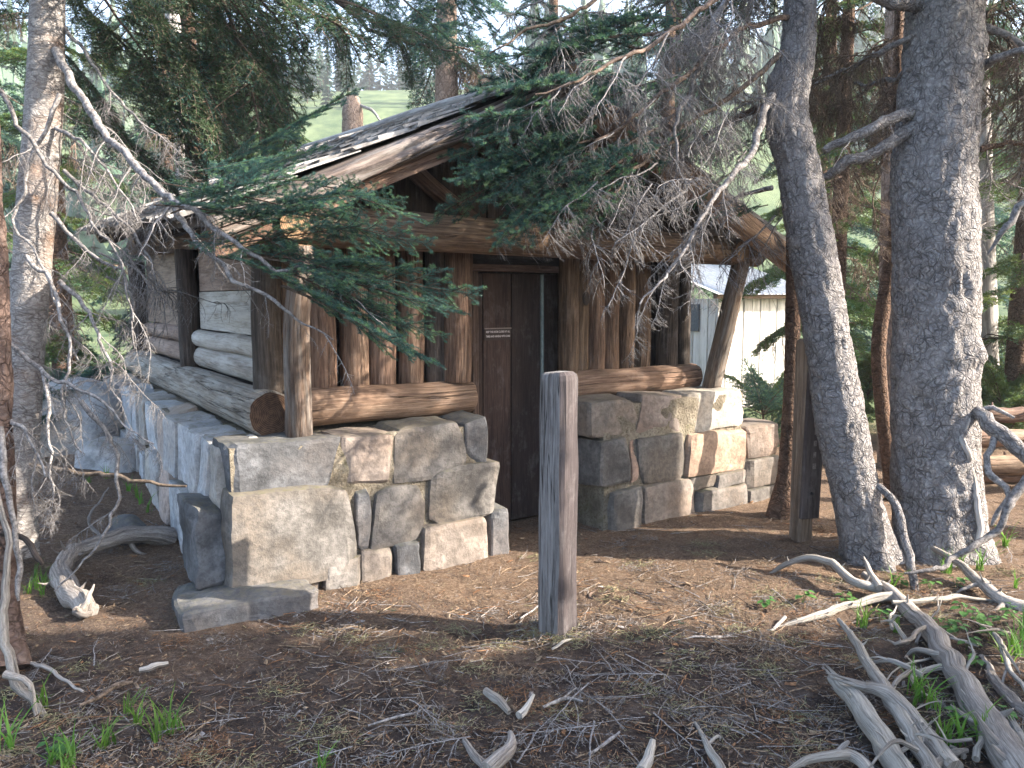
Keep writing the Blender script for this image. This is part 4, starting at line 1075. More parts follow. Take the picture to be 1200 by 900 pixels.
# long dead limb that ends in green sprays
P = limb(tl, [wp(66, 60, 4.5), wp(92, 105, 4.3), wp(135, 165, 4.0), wp(180, 215, 3.7), wp(235, 255, 3.5), wp(300, 305, 3.45), wp(380, 322, 3.5), wp(470, 345, 3.55)], [.028, .022, .019, .016, .013, .010, .007, .003])
dress(tl, P, DEAD, 8, 0.36, 0.25, .75, down=.8, seed=20)
dress(tl, P, DSPARSE, 8, 0.45, 0.3, .95, down=.6, seed=21)
P2_ = limb(tl, [wp(180, 215, 3.7), wp(220, 270, 3.6), wp(270, 320, 3.5), wp(330, 360, 3.5), wp(390, 400, 3.5)], [.016, .013, .010, .007, .003])
dress(tl, P2_, DSPARSE, 6, 0.3, 0.2, 1, down=.6, seed=22)
gl = [((290, 300), (556, 353), 3.44), ((330, 335), (512, 432), 3.43), ((350, 315), (500, 318), 3.45), ((240, 250), (410, 240), 3.48), ((225, 225), (380, 205), 3.51), ((320, 245), (500, 292), 3.45),
      ((260, 290), (425, 270), 3.45), ((390, 225), (500, 262), 3.48), ((240, 205), (424, 122), 4.7), ((225, 240), (385, 165), 4.6), ((330, 315), (470, 390), 3.44), ((400, 330), (545, 372), 3.42), ((180, 240), (330, 262), 3.48), ((350, 230), (445, 300), 3.5), ((300, 250), (440, 222), 3.51), ((380, 345), (520, 400), 3.42),
      ((200, 250), (330, 215), 3.54), ((250, 270), (360, 245), 3.5), ((230, 200), (340, 190), 3.6), ((280, 230), (400, 262), 3.48), ((300, 275), (400, 330), 3.47), ((190, 215), (300, 240), 3.54), ((250, 300), (350, 330), 3.47), ((330, 300), (450, 345), 3.44), ((210, 280), (310, 290), 3.48), ((360, 215), (470, 240), 3.5), ((310, 320), (420, 370), 3.44), ((400, 345), (500, 425), 3.42)]
for i, (a, b, d) in enumerate(gl):
    put_bough(tl, LIVE[(i * 2 + 1) % 5], wp(*a, d + .06), wp(*b, d - .02 - .04 * (i % 3)), (-.7 + .35 * (i % 5)), width=(.62, .8, .7)[i % 3])
# dead tangle at the left
tang = [([(70, 110), (40, 190), (20, 260), (60, 330), (90, 420)], 4.3), ([(0, 105), (40, 170), (95, 240), (140, 300), (160, 380)], 4.0), ([(60, 250), (110, 300), (150, 330), (156, 410)], 4.2),
        ([(0, 395), (40, 425), (80, 452), (130, 480), (176, 520)], 3.7), ([(70, 330), (105, 370), (125, 420), (140, 470)], 4.0), ([(95, 470), (130, 520), (140, 570), (112, 640), (60, 690)], 3.7),
        ([(30, 300), (60, 330), (80, 400), (75, 470), (95, 530)], 4.0), ([(75, 200), (130, 250), (175, 300), (190, 340)], 4.4), ([(60, 20), (100, 60), (150, 130), (200, 170)], 4.6), ([(65, 150), (110, 180), (160, 260)], 4.5),
        ([(50, 430), (56, 500), (58, 580)], 4.2), ([(0, 480), (30, 510), (52, 560)], 3.6)]
for i, (pp, d) in enumerate(tang):
    n = len(pp)
    P = limb(tl if d > 3.9 else tr, [wp(x, y, d - .25 * k / n) for k, (x, y) in enumerate(pp)], np.linspace(.012, .004, n))
    dress(tl if d > 3.9 else tr, P, DEAD if i % 2 else DEADF, 2 if i == 5 else 7, 0.30, 0.2, 1, down=.8, seed=60 + i)
limb(tl, [wp(35, 545, 4.3), wp(90, 553, 4.2), wp(150, 560, 4.1), wp(213, 568, 4.05)], [.010, .013, .011, .006], TW_BRN)
for i in range(9):
    a = (60 + 8 * i, 100 + 28 * i); put_bough(tl, DEADF[i % 4], wp(*a, 4.6), wp(a[0] + 60 + 8 * i, a[1] + 60, 4.7), .4, 'dead_bough')
# dark hanging crown, upper left
ul = [((130, -20), (320, 170), 5.0), ((200, -40), (345, 110), 5.1), ((240, -60), (330, 200), 5.1), ((170, 40), (300, 150), 5.0), ((180, 90), (320, 190), 5.2), ((110, 20), (240, 140), 5.0), ((240, -30), (350, 60), 5.3),
      ((100, -30), (200, 110), 4.9), ((70, 60), (190, 190), 5.0), ((150, 100), (270, 210), 5.2), ((280, -60), (345, 140), 5.4), ((210, 40), (345, 150), 5.3), ((60, -20), (160, 60), 5.0), ((90, 120), (220, 220), 5.3), ((260, 20), (330, 210), 5.2)]
for i, (a, b, d) in enumerate(ul): put_bough(tl, LIVEH[i % 3], wp(*a, d), wp(*b, d - .2), (-.4 + .3 * (i % 4)))
P = limb(tl, [wp(250, -80, 5.4), wp(395, 0, 5.2), wp(440, 38, 5.1), wp(530, 60, 5.0)], [.025, .018, .012, .004], TW_LIVE)
for i, (a, b, d) in enumerate([((330, -30), (480, 55), 5.3), ((395, 0), (560, 62), 5.1), ((430, -40), (520, 70), 5.3), ((380, 10), (425, 95), 5.2), ((480, -60), (590, 45), 5.5), ((400, -60), (470, 20), 5.4), ((540, -60), (640, 20), 5.4), ((340, -60), (400, 60), 5.4), ((500, -70), (560, 40), 5.5), ((440, 20), (500, 90), 5.2)]):
    put_bough(tl, LIVEH[i % 3] if i % 2 else LIVE[i % 5], wp(*a, d), wp(*b, d - .1), .3 * (i % 3))
ring_boughs(tl, [ptsL[6], ptsL[8], ptsL[9]], 3.6, 8.5, 22, 1.7, .6, LIVEH, seed=33)
ring_boughs(tr, [ptsR[5], ptsR[6], ptsR[7]], 3.6, 7.0, 16, 1.2, .5, LIVEH, seed=34)

# ------------------------------------------------------------------ woods around and behind
back = [  # x, y, h, r, n, meshes, low, len0, dead, label
    ('spruce', -3.6, 9.2, 9, .13, 34, BACK, 0.8, 1.3, 10, 'dark spruce close behind the cabin on its left side'),
    ('spruce', -6.0, 10.6, 11, .16, 38, BRIGHT, 0.6, 1.8, 8, 'tall spruce behind the silvery trunk'),
    ('spruce', -4.8, 13.5, 10, .15, 50, BRIGHT, 0.6, 1.9, 0, 'yellow-green sunlit spruce beyond the cabin roof on the left'),
    ('spruce', -8.5, 13.0, 12, .18, 40, BACK, 0.5, 2.2, 8, 'shaded spruce at the far left edge of the woods'),
    ('spruce', 3.9, 9.6, 9, .12, 40, BRIGHT, 1.2, 1.3, 8, 'sunlit yellow-green spruce behind the thick fir'),
    ('spruce', 5.6, 8.8, 8, .12, 40, BRIGHT, 0.9, 1.4, 6, 'sunlit spruce with bright low boughs right of the thick fir'),
    ('spruce', 7.4, 13.5, 11, .16, 40, BACK, 0.8, 1.8, 4, 'tall dark spruce beyond the sunlit clearing'),
    ('spruce', 2.6, 13.6, 11, .16, 32, BACK, 2.4, 1.5, 4, 'dark spruce rising behind the white shed'),
    ('spruce', -3.5, 12.2, 5.5, .12, 40, BRIGHT, 0.8, 1.4, 0, 'young bright spruce just beyond the back corner of the cabin'),
    ('spruce', 5.2, 13.6, 9, .12, 44, BRIGHT, 0.6, 1.6, 4, 'bushy sunlit spruce seen between the two grey firs'),
    ('spruce', 10.5, 14.5, 10, .14, 46, BRIGHT, 0.5, 1.9, 0, 'broad bright spruce beyond the pale snag'),
    ('spruce', 3.4, 17.0, 12, .16, 46, BACK, 1.0, 2.0, 0, 'deep green spruce far behind the white shed'),
    ('spruce', 6.4, 16.5, 12, .16, 46, BACK, 0.8, 2.0, 0, 'deep green spruce at the back of the clearing'),
    ('spruce', -7.2, 17.0, 13, .17, 46, BACK, 0.8, 2.2, 0, 'tall green spruce far behind the roof on the left'),
    ('spruce', 0.8, 16.0, 13, .17, 26, BACK, 4.6, 1.5, 0, 'slender dark spruce behind the cabin ridge'),
]
for i, (nm, x, y, h, r_, n, me_, low, l0, dd, lab) in enumerate(back):
    conifer(nm, x, y, h, r_, lab, n, me_, low, l0, dd, seed=100 + i, bark_m=BK_BROWN)
# trunks that show above the roof
q = wp(521, 240, 11.0); t = make_tree('barked_tree', (q[0], q[1], 0), 'sunlit tan trunk with drooping dead boughs standing behind the roof', 'tree')
A = [(q[0], q[1], -.1), (q[0] + .02, q[1], 3), (q[0] + .05, q[1], 5.2), (q[0] + .1, q[1], 9)]
trunk_part(t, A, [.22, .175, .15, .05], BK_TAN, sides=22, step=.12, ridge=.01)
for i in range(8):
    a = wp(525, 45 + 4 * i, 10.8); put_bough(t, DEADB[i % 4], a, wp(560 + 7 * (i % 4), 100 + 3 * i, 10.5), 0.3 * i, 'dead_bough')
ring_boughs(t, A, 4.9, 8.8, 26, 1.6, .5, BACK, seed=77)
q = wp(224, 240, 10.2); t = make_tree('white_snag', (q[0], q[1], 0), 'bare silver-white dead trunk behind the cabin roof on the left', 'tree')
trunk_part(t, [(q[0], q[1], -.1), (q[0] - .03, q[1], 2.5), (q[0] - .1, q[1], 4.5), (q[0] - .2, q[1], 7)], [.16, .135, .12, .05], BK_SNAG, sides=20, step=.12)
q = wp(414, 240, 14); t = make_tree('broken_stump', (q[0], q[1], 0), 'splintered reddish broken stub rising beyond the roof edge', 'tree')
trunk_part(t, [(q[0], q[1], -.1), (q[0], q[1], 3), wp(413, 130, 14), wp(409, 112, 14)], [.26, .22, .19, .06], BK_TAN, sides=16, step=.12, ridge=.03)
limb(t, [wp(418, 122, 14), wp(435, 128, 13.8), wp(449, 148, 13.6)], [.03, .03, .01], BK_SNAG, 6)
conifer('tall_fir', 6.4, 4.9, 12, .2, 'tall fir with a bare lower trunk in the woods to the right of the cabin', 64, BACK, 5.1, 1.7, 0, seed=300, bark_m=BK_GREY)
conifer('tall_fir', 7.4, 6.9, 12, .2, 'tall bare-stemmed fir at the edge of the sunlit clearing', 46, BACK, 6.6, 1.5, 0, seed=301, bark_m=BK_GREY)
# shelter of trees outside the frame on the sunny side
shade = [(5.2, 2.15, 9, 1.4, 100), (6.6, 1.95, 8, 1.3, 70), (5.4, 0.4, 8, 1.6, 80), (6.9, 1.2, 8, 1.6, 70), (8.0, 2.1, 6.5, 1.2, 60), (5.6, -0.9, 8, 1.7, 60), (9.5, 0.2, 10, 2.0, 60), (7.6, -2.2, 10, 2.1, 50), (4.2, -3.2, 9, 1.8, 46), (-4.5, -3.5, 10, 2.0, 46)]
for i, (x, y, h, l0, nb) in enumerate(shade):
    conifer('fir_tree', x, y, h, .15, 'fir standing in the woods behind the viewpoint', nb, BACK, 0.7, l0, 0, seed=200 + i, group='firs around the viewpoint', bark_m=BK_BROWN)

# ------------------------------------------------------------------ bollard in front of the door
bp = gp(654, 748)
boll = empty('wooden_post', (bp[0], bp[1] + .06, 0), math.radians(-37))
tag(boll, 'weathered grey square wooden post standing in front of the cabin door', 'post')
def post_mesh(name, w, d, z0, z1, mats, seed, cham=0.02, cut=0.03, face=1, amp=0.006):
    """square post with chamfered edges and a worn, sloping top"""
    ring = [(-w, -d + cham), (-w + cham, -d), (w - cham, -d), (w, -d + cham), (w, d - cham), (w - cham, d), (-w + cham, d), (-w, d - cham)]
    zs = list(np.linspace(z0, z1 - .035, 34)) + [z1 - .012, z1]
    V, Q, uq, mt = [], [], [], []
    per = np.cumsum([0] + [math.dist(ring[k], ring[(k + 1) % 8]) for k in range(8)])
    for i, z in enumerate(zs):
        k = 1.0 if z < z1 - .02 else (0.93 if z < z1 - .005 else 0.74)
        for (a, b) in ring: V.append((a * k, b * k, z))
    V = np.array(V)
    V[:, :2] += amp * np.stack([vn(V * [60, 60, 5], seed), vn(V * [60, 60, 5] + 9, seed + 1)], -1)
    V[-8:, 2] += cut * V[-8:, 0] * 3 + 0.008 * vn(V[-8:] * 40, seed)
    for i in range(len(zs) - 1):
        for k in range(8):
            Q.append((i * 8 + k, i * 8 + (k + 1) % 8, (i + 1) * 8 + (k + 1) % 8, (i + 1) * 8 + k))
            uq.append([(per[k], zs[i]), (per[k + 1], zs[i]), (per[k + 1], zs[i + 1]), (per[k], zs[i + 1])])
            mt.append(face if k in (2, 3, 4, 5) else 0)
    mb = MB(); mb.add(V, Q, mat=np.array(mt), uq=uq)
    b = (len(zs) - 1) * 8; c = V[b:b + 8].mean(0) + [0, 0, .006]
    mb.add(np.vstack([V[b:b + 8], c]), T=[(k, (k + 1) % 8, 8) for k in range(8)], ut=[[V[b + k][:2], V[b + (k + 1) % 8][:2], c[:2]] for k in range(8)])
    return mb.mesh(name, mats, False)
link('shaft', post_mesh('shaft', 0.073, 0.073, -0.12, 1.262, [W_BOLL, W_BOLLP], 3), boll)

# ------------------------------------------------------------------ post with the narrow lettered board
sp_ = gp(941, 636); spo = empty('sign_post', (sp_[0], sp_[1] + .05, 0), math.radians(18))
tag(spo, 'tan wooden post carrying a narrow dark vertical board behind the leaning fir', 'post')
link('shaft', post_mesh('shaft', 0.060, 0.060, -0.12, 1.34, [W_SIGNP, W_SIGNP], 5), spo)
mb = MB(); box(mb, (-0.075, -0.092, 0.17), (0.068, -0.062, 1.40)); o = link('board', mb.mesh('board', W_SIGN, False), spo)
o.rotation_euler = (0, math.radians(1.2), 0)
mb2 = o.modifiers.new('bevel', 'BEVEL'); mb2.width = .006
for z in (1.20, .34):
    mb = MB(); tube(mb, [(0, -0.104, z), (0, -0.090, z)], [.011, .011], 8); link('bolt', mb.mesh('bolt', BOLT), spo)
for k in range(9):
    mb = MB(); z = 1.12 - k * 0.075; w = random.uniform(.006, .013)
    box(mb, (0.012 - w, -0.0945, z - .018), (0.012 + w, -0.0925, z + .018)); link('letter', mb.mesh('letter', LETTER_OLD, False), spo)

# ------------------------------------------------------------------ white shed behind
sh = empty('white_shed', wp(838, 470, 11.5) * [1, 1, 0] + [0, 0, -0.5], math.radians(28))
tag(sh, 'white board shed with a metal roof in the sun behind the cabin', 'shed')
mb = MB(); box(mb, (0.03, 0.03, 0), (1.48, 2.2, 2.1)); link('inner_wall', mb.mesh('inner_wall', W_BARN, False), sh)
for k in range(9):
    board('wall_board', (k * 0.166, -0.012 - .006 * (k % 2), 0.0), (k * 0.166 + 0.150, 0.026, 2.10), W_BARN, sh)
for k in range(14):
    board('wall_board', (-0.012 - .006 * (k % 2), 0.03 + k * 0.158, 0.0), (0.026, 0.03 + k * 0.158 + 0.148, 2.10), W_BARN, sh)
board('window', (-0.045, 0.35, 1.62), (-0.02, 0.80, 2.02), GLASS_DK, sh)
board('eave_board', (-0.2, -0.20, 2.10), (1.70, -0.12, 2.17), W_SIGNP, sh)
mb = MB()
for k in range(16):
    x0 = -0.25 + k * 0.124
    V = [(x0, -0.28, 2.16), (x0 + .104, -0.28, 2.16), (x0 + .104, 2.5, 3.0), (x0, 2.5, 3.0)]
    W_ = [(x0 + .104, -0.28, 2.16), (x0 + .114, -0.28, 2.19), (x0 + .114, 2.5, 3.03), (x0 + .104, 2.5, 3.0)]
    X_ = [(x0 + .114, -0.28, 2.19), (x0 + .124, -0.28, 2.16), (x0 + .124, 2.5, 3.0), (x0 + .114, 2.5, 3.03)]
    for q in (V, W_, X_): mb.add(q, [(0, 1, 2, 3)])
link('metal_roof', mb.mesh('metal_roof', METAL, False), sh)

# ------------------------------------------------------------------ dead wood on the ground
def stick(name, pts, rad, label, mat=W_DEAD, cat='branch', sides=12, rough=.09, ridge=.0022, group=None, splinter=False, wob=.007, forks=()):
    pts = [np.asarray(p, float) for p in pts]
    base = pts[0].copy(); e = empty(name, base); tag(e, label, cat, group)
    def one(nm, pts, rad, sides):
        P, R = catmull(pts, rad, .03); sd = random.random() * 60
        L = np.arange(len(P))[:, None] * .03
        P = P + wob * np.stack([fbm(np.concatenate([L * 9 + k * 5, 0 * L, 0 * L], 1), sd + k, 3) for k in range(3)], -1)
        mb = MB(); tube(mb, P - base, R, sides, 0, True, None, rough, (14, 9), sd, min(ridge, .3 * float(R.mean())), (45, 3), )
        rs = np.random.default_rng(int(sd * 7))
        for q in range(int(len(P) * .03 / .22)):
            i_ = rs.integers(1, len(P) - 1); T_ = norm(P[i_ + 1] - P[i_ - 1]); o = rs.normal(0, 1, 3); o[2] = abs(o[2]); o = norm(o - T_ * np.dot(o, T_)) * .8 + T_ * rs.uniform(-.5, .5)
            l_ = R[i_] * rs.uniform(.6, 1.8); w_ = R[i_] * rs.uniform(.10, .26)
            tube(mb, [P[i_] - base + o * R[i_] * .5, P[i_] - base + o * (R[i_] + l_ * .5), P[i_] - base + o * (R[i_] + l_) + [0, 0, .2 * l_]], [w_ * 1.3, w_, w_ * .3], 5)
        if splinter:
            r = np.random.default_rng(int(sd)); T = norm(P[0] - P[3])
            for k in range(9):
                o = r.normal(0, 1, 3); o = norm(o - T * np.dot(o, T)) * R[0] * .7
                tube(mb, [P[2] - base + o, P[0] - base + o * 1.1 + T * r.uniform(.02, .09)], [.010, .001], 4)
        link(nm, mb.mesh(nm, mat), e)
    one('stem', pts, rad, sides)
    for fp, fr in forks: one('side_branch', [np.asarray(p, float) for p in fp], fr, 8)
    return e
g = gp
stick('fallen_branch', [g(1215, 930, .05), g(1175, 870, .07), g(1128, 800, .09), g(1090, 740, .08), g(1048, 698, .07), g(1012, 672, .10)], [.075, .062, .05, .046, .036, .02], 'long weathered fallen branch forking at its far end by the leaning fir', W_DEAD,
      forks=[([g(1030, 690, .08), g(1000, 682, .10), g(975, 660, .13), g(945, 655, .12), g(915, 664, .06), g(898, 672, .02)], [.025, .024, .022, .020, .015, .006]),
             ([g(1046, 700, .07), g(1005, 706, .06), g(950, 722, .05), g(920, 733, .02), g(892, 737, .01)], [.026, .022, .02, .012, .004]),
             ([g(1030, 688, .10), g(1018, 665, .16), g(1012, 652, .2)], [.02, .015, .006]),
             ([g(920, 722, .04), g(905, 738, .02), g(880, 728, .015)], [.010, .008, .004]),
             ([g(1110, 770, .10), g(1075, 760, .09), g(1060, 770, .04)], [.018, .012, .005]),
             ([g(1085, 735, .12), g(1055, 755, .16), g(1040, 750, .14)], [.012, .010, .004])])
stick('fallen_branch', [g(984, 728, .16), g(1012, 765, .14), g(1040, 812, .11), g(1068, 860, .08), g(1100, 915, .04)], [.010, .022, .026, .028, .030], 'smooth bleached pole-like branch with a pointed tip on the forest floor',
      forks=[([g(1040, 812, .11), g(1060, 790, .13), g(1072, 782, .12)], [.012, .01, .005])])
stick('fallen_branch', [g(976, 792, .10), g(1002, 822, .09), g(1030, 862, .07), g(1070, 925, .03)], [.024, .038, .042, .044], 'stout pale branch with a splintered broken end', W_DEAD, splinter=True,
      forks=[([g(995, 800, .14), g(1040, 812, .13), g(1075, 850, .08), g(1120, 900, .05)], [.014, .03, .034, .036])])
stick('fallen_branch', [g(1046, 706, .10), g(1080, 705, .10), g(1120, 700, .09), g(1165, 704, .06)], [.010, .013, .013, .006], 'thin pale stick lying across the barky fallen branch')
stick('fallen_branch', [g(1086, 628, .14), g(1092, 642, .12), g(1118, 658, .11), g(1150, 684, .09), g(1178, 706, .07), g(1225, 722, .05)], [.006, .014, .02, .03, .036, .04], 'grey gnarled branch with a hooked tip below the thick fir', W_DEADB,
      forks=[([g(1150, 684, .09), g(1130, 690, .07), g(1118, 695, .05)], [.014, .010, .004]), ([g(1178, 706, .07), g(1160, 720, .05), g(1140, 716, .02)], [.018, .012, .005])])
stick('fallen_branch', [g(925, 905, .04), g(945, 892, .05), g(980, 884, .06), g(1000, 886, .05), g(1024, 910, .04)], [.008, .014, .018, .020, .022], 'short curved bleached branch at the front edge of the litter', forks=[([g(980, 884, .06), g(988, 872, .09), g(992, 868, .1)], [.012, .01, .005])])
stick('fallen_branch', [g(816, 848, .02), g(830, 875, .03), g(846, 905, .03)], [.006, .013, .016], 'pale tapering stick lying alone on the dark soil', forks=[([g(830, 872, .03), g(842, 862, .04), g(845, 868, .02)], [.008, .007, .004])])
stick('fallen_branch', [g(1100, 778, .10), g(1070, 790, .08), g(1085, 815, .05), g(1105, 826, .04), g(1122, 842, .02)], [.014, .012, .011, .009, .005], 'thin forked twig bending down beside the long barky branch')
stick('fallen_branch', [g(1145, 730, .05), g(1168, 745, .10), g(1180, 775, .10), g(1200, 812, .08)], [.008, .012, .012, .009], 'grey forked twig among herbs right of the barky branch', forks=[([g(1168, 745, .10), g(1185, 770, .14), g(1196, 790, .1)], [.009, .008, .004]), ([g(1180, 775, .10), g(1175, 800, .06), g(1172, 820, .02)], [.008, .006, .004])])
stick('fallen_branch', [g(1150, 770, .04), g(1168, 800, .06), g(1198, 832, .06), g(1230, 850, .05)], [.012, .024, .028, .03], 'bluish grey dead root piece among herbs on the right', W_DEADB)
stick('fallen_branch', [g(1190, 850, .10), g(1205, 890, .08), g(1225, 930, .06)], [.012, .025, .028], 'broken pale upright stub at the corner of the brush pile', splinter=True)
stick('fallen_branch', [g(1085, 905, .05), g(1110, 885, .06), g(1135, 880, .05)], [.02, .018, .008], 'small mossy root knuckle beneath the barky branch', W_DEADB)
stick('wood_chunk', [g(570, 812, .02), g(580, 820, .025), g(598, 834, .02)], [.016, .020, .012], 'small bleached wood chunk with a blunt end near the post', cat='wood piece')
stick('wood_chunk', [g(624, 814, .06), g(618, 828, .03), g(608, 838, .02)], [.006, .012, .016], 'small upright curved wood splinter near the post', cat='wood piece')
stick('wood_chunk', [g(600, 858, .05), g(600, 870, .035), g(590, 886, .03), g(574, 902, .03)], [.010, .018, .026, .026], 'curved pale bone-like wood piece in front of the post', cat='wood piece')
stick('wood_chunk', [g(543, 866, .02), g(554, 882, .025), g(568, 904, .02)], [.010, .014, .016], 'straight pale stick piece beside the bone-like wood', cat='wood piece')
stick('wood_chunk', [g(765, 866, .05), g(762, 880, .03), g(752, 905, .02)], [.012, .018, .022], 'pale broken stick end standing out of the soil', cat='wood piece')
stick('wood_chunk', [g(160, 786, .02), g(178, 782, .025), g(196, 778, .02)], [.010, .014, .008], 'short tan wood splinter on the dark soil', cat='wood piece')
stick('fallen_stick', [g(92, 828, .02), g(118, 815, .02), g(140, 800, .03), g(156, 797, .02)], [.006, .010, .012, .006], 'thin brown stick near the grass tufts at the left', TW_BRN)
stick('fallen_stick', [g(20, 772, .02), g(60, 785, .03), g(98, 812, .02)], [.008, .010, .005], 'thin grey stick beside the red trunk roots')
stick('fallen_stick', [g(432, 850, .01), g(478, 836, .02), g(496, 830, .015)], [.004, .006, .004], 'slender grey twig lying on dark litter', TW_DEAD)
stick('fallen_stick', [g(638, 830, .015), g(660, 822, .02), g(684, 824, .015)], [.006, .008, .004], 'slender pale twig to the right of the bone-like wood', TW_DEAD, forks=[([g(660, 822, .02), g(668, 812, .03), g(676, 806, .03)], [.005, .004, .002])])
stick('fallen_stick', [g(690, 884, .01), g(716, 866, .02), g(726, 858, .02)], [.006, .007, .004], 'crooked grey twig in front of the post', TW_DEAD)
stick('fallen_stick', [g(610, 726, .015), g(630, 710, .03)], [.005, .006], 'short pale stick leaning at the foot of the post', TW_DEAD)
stick('fallen_stick', [g(648, 762, .01), g(660, 752, .03), g(676, 748, .015)], [.006, .007, .004], 'small tan root curl at the foot of the post', W_DEAD)
stick('fallen_stick', [g(700, 690, .01), g(690, 700, .012), g(720, 706, .01)], [.006, .008, .004], 'dark stick lying right of the post', TW_BRN)
stick('fallen_stick', [g(880, 740, .01), g(840, 745, .02), g(790, 750, .02)], [.006, .006, .003], 'long thin grey twig on litter left of the brush', TW_DEAD)
# tangle of thin bleached branches in the corner of the brush
tg = np.random.default_rng(12)
for k in range(16):
    a0 = (tg.uniform(1040, 1195), tg.uniform(720, 890)); an = tg.uniform(2.2, 3.9) if k % 3 else tg.uniform(1.2, 2.2); L = tg.uniform(45, 120)
    p0 = g(a0[0], a0[1], tg.uniform(.02, .12)); p2 = g(a0[0] + L * math.cos(an), min(a0[1] - .6 * L * math.sin(an), 905), tg.uniform(.01, .16))
    p1 = (p0 + p2) / 2 + np.array([tg.normal(0, .02), tg.normal(0, .02), tg.uniform(0, .04)]); q1 = p1 + (p2 - p0) * .25 + np.array([tg.normal(0, .05), tg.normal(0, .05), tg.uniform(0, .07)])
    rr0 = tg.uniform(.006, .013)
    stick('thin_branch', [p0, p1, p2], [rr0, rr0 * .8, rr0 * .3], 'thin bleached dead branch in the tangle under the thick fir', W_DEAD, group='thin bleached branches in the brush', sides=8, forks=[([p1, (p1 + q1) / 2 + [0, 0, .01], q1], [rr0 * .6, rr0 * .45, rr0 * .2])])
# gnarled root by the cabin corner
stick('gnarled_root', [g(100, 715, .03), g(78, 690, .06), g(72, 668, .10), g(90, 645, .14), g(130, 632, .16), g(168, 626, .14), g(198, 632, .06)], [.055, .065, .055, .048, .050, .055, .07], 'thick gnarled weathered root arching over the soil by the cabin corner', W_DEADB, 'root', 20, .18, .012,
      forks=[([g(95, 712, .05), g(104, 700, .1), g(110, 685, .14)], [.02, .015, .006]), ([g(88, 716, .04), g(100, 722, .02), g(108, 712, .02)], [.025, .018, .01]), ([g(150, 632, .12), g(165, 650, .04), g(190, 648, .02)], [.02, .015, .008]), ([g(120, 632, .16), g(105, 608, .2), g(128, 570, .34)], [.012, .010, .004])])
# rail of logs behind the thick fir
for i, (a, b, z, r_) in enumerate([((1150, 595), (1300, 590), .22, .085), ((1150, 575), (1300, 565), .42, .075), ((1148, 558), (1300, 545), .60, .07), ((1150, 610), (1300, 612), .06, .09)]):
    y = 6.5; x0 = (a[0] - 600) / 930 * y; x1 = (b[0] - 600) / 930 * y
    stick('log_rail', [(x0, y + .1 * i, z), ((x0 + x1) / 2, y + .12 * i, z + .01), (x1 + .5, y + .2 + .1 * i, z)], [r_, r_, r_ * .9], ['lowest', 'second', 'third', 'bottom'][i] and
          ['dark reddish log lying second from the ground behind the thick fir', 'orange-brown log lying third from the ground behind the thick fir', 'topmost slim log of the pile behind the thick fir', 'lowest dark log on the ground behind the thick fir'][i], W_REDLOG, 'log', 14, .05, .008)

# ------------------------------------------------------------------ boulders
def boulder(x, y, z, size, label, mat='slab', seed=1, rz=0.0):
    mb = MB(); rock(mb, size, seed, .05, 3.2, CG8, freq=3)
    o = link('boulder', mb.mesh('boulder', ST[mat], True), None, (x, y, z), (0, 0, rz)); tag(o, label, 'boulder'); return o
q = wp(92, 520, 7.0); boulder(q[0], q[1], .52, (.75, .6, .75), 'pale whitish boulder beside the side wall of the cabin base', 'slab', 31)
q = wp(128, 560, 6.4); boulder(q[0], q[1], .28, (.5, .4, .42), 'small pale boulder at the foot of the side wall', 'slab', 32)
q = gp(150, 628, .1); boulder(q[0], q[1], .12, (.16, .12, .10), 'small blue-grey stone on the soil by the gnarled root', 'blue', 33)

# ------------------------------------------------------------------ grass, herbs and shrubs
def tuft_mesh(seed, n=11, h=.16, w=.008):
    r = np.random.default_rng(seed); mb = MB()
    for k in range(n):
        a = r.uniform(0, 6.28); L = h * r.uniform(.55, 1.2); lean = r.uniform(.15, .8); b = np.array([r.normal(0, .012), r.normal(0, .012), 0])
        d = np.array([math.cos(a), math.sin(a), 0]); s = np.linspace(0, 1, 6)
        P = b + d * (lean * L * s ** 2)[:, None] + np.array([0, 0, 1.0]) * (L * (s - .35 * lean * s ** 2))[:, None]
        sd = np.array([-d[1], d[0], 0]); ww = w * (1 - s ** 2 * .92) * r.uniform(.7, 1.3)
        V = np.concatenate([P - sd * ww[:, None] / 2, P + sd * ww[:, None] / 2 + [0, 0, .001]])
        mb.add(V, [(i, i + 1, 6 + i + 1, 6 + i) for i in range(5)])
    return mb.mesh('grass_tuft', GRASS, True)
def herb_mesh(seed, n=7):
    r = np.random.default_rng(seed); mb = MB()
    for k in range(n):
        a = r.uniform(0, 6.28); L = r.uniform(.04, .08); h = r.uniform(.03, .11); d = np.array([math.cos(a), math.sin(a), 0]); sd = np.array([-d[1], d[0], 0])
        top = d * r.uniform(.01, .05) + [0, 0, h]
        tube(mb, [(0, 0, -.01), top * [.6, .6, .55], top], [.0015] * 3, 3, 1)
        s = np.linspace(0, 1, 5); wv = np.sin(np.pi * s ** .8) * L * .42
        C = top + d * (s * L)[:, None] + np.array([0, 0, 1.0]) * (.25 * L * s - .5 * L * s ** 2)[:, None]
        V = np.concatenate([C - sd * wv[:, None] + [0, 0, .006], C, C + sd * wv[:, None] + [0, 0, .006]])
        mb.add(V, [(i, i + 1, 5 + i + 1, 5 + i) for i in range(4)] + [(5 + i, 5 + i + 1, 10 + i + 1, 10 + i) for i in range(4)])
    return mb.mesh('herb', [LEAF, LEAF], True)
TUFT = [tuft_mesh(k) for k in range(5)] + [tuft_mesh(9, 18, .13, .006)]
HERB = [herb_mesh(k) for k in range(4)]
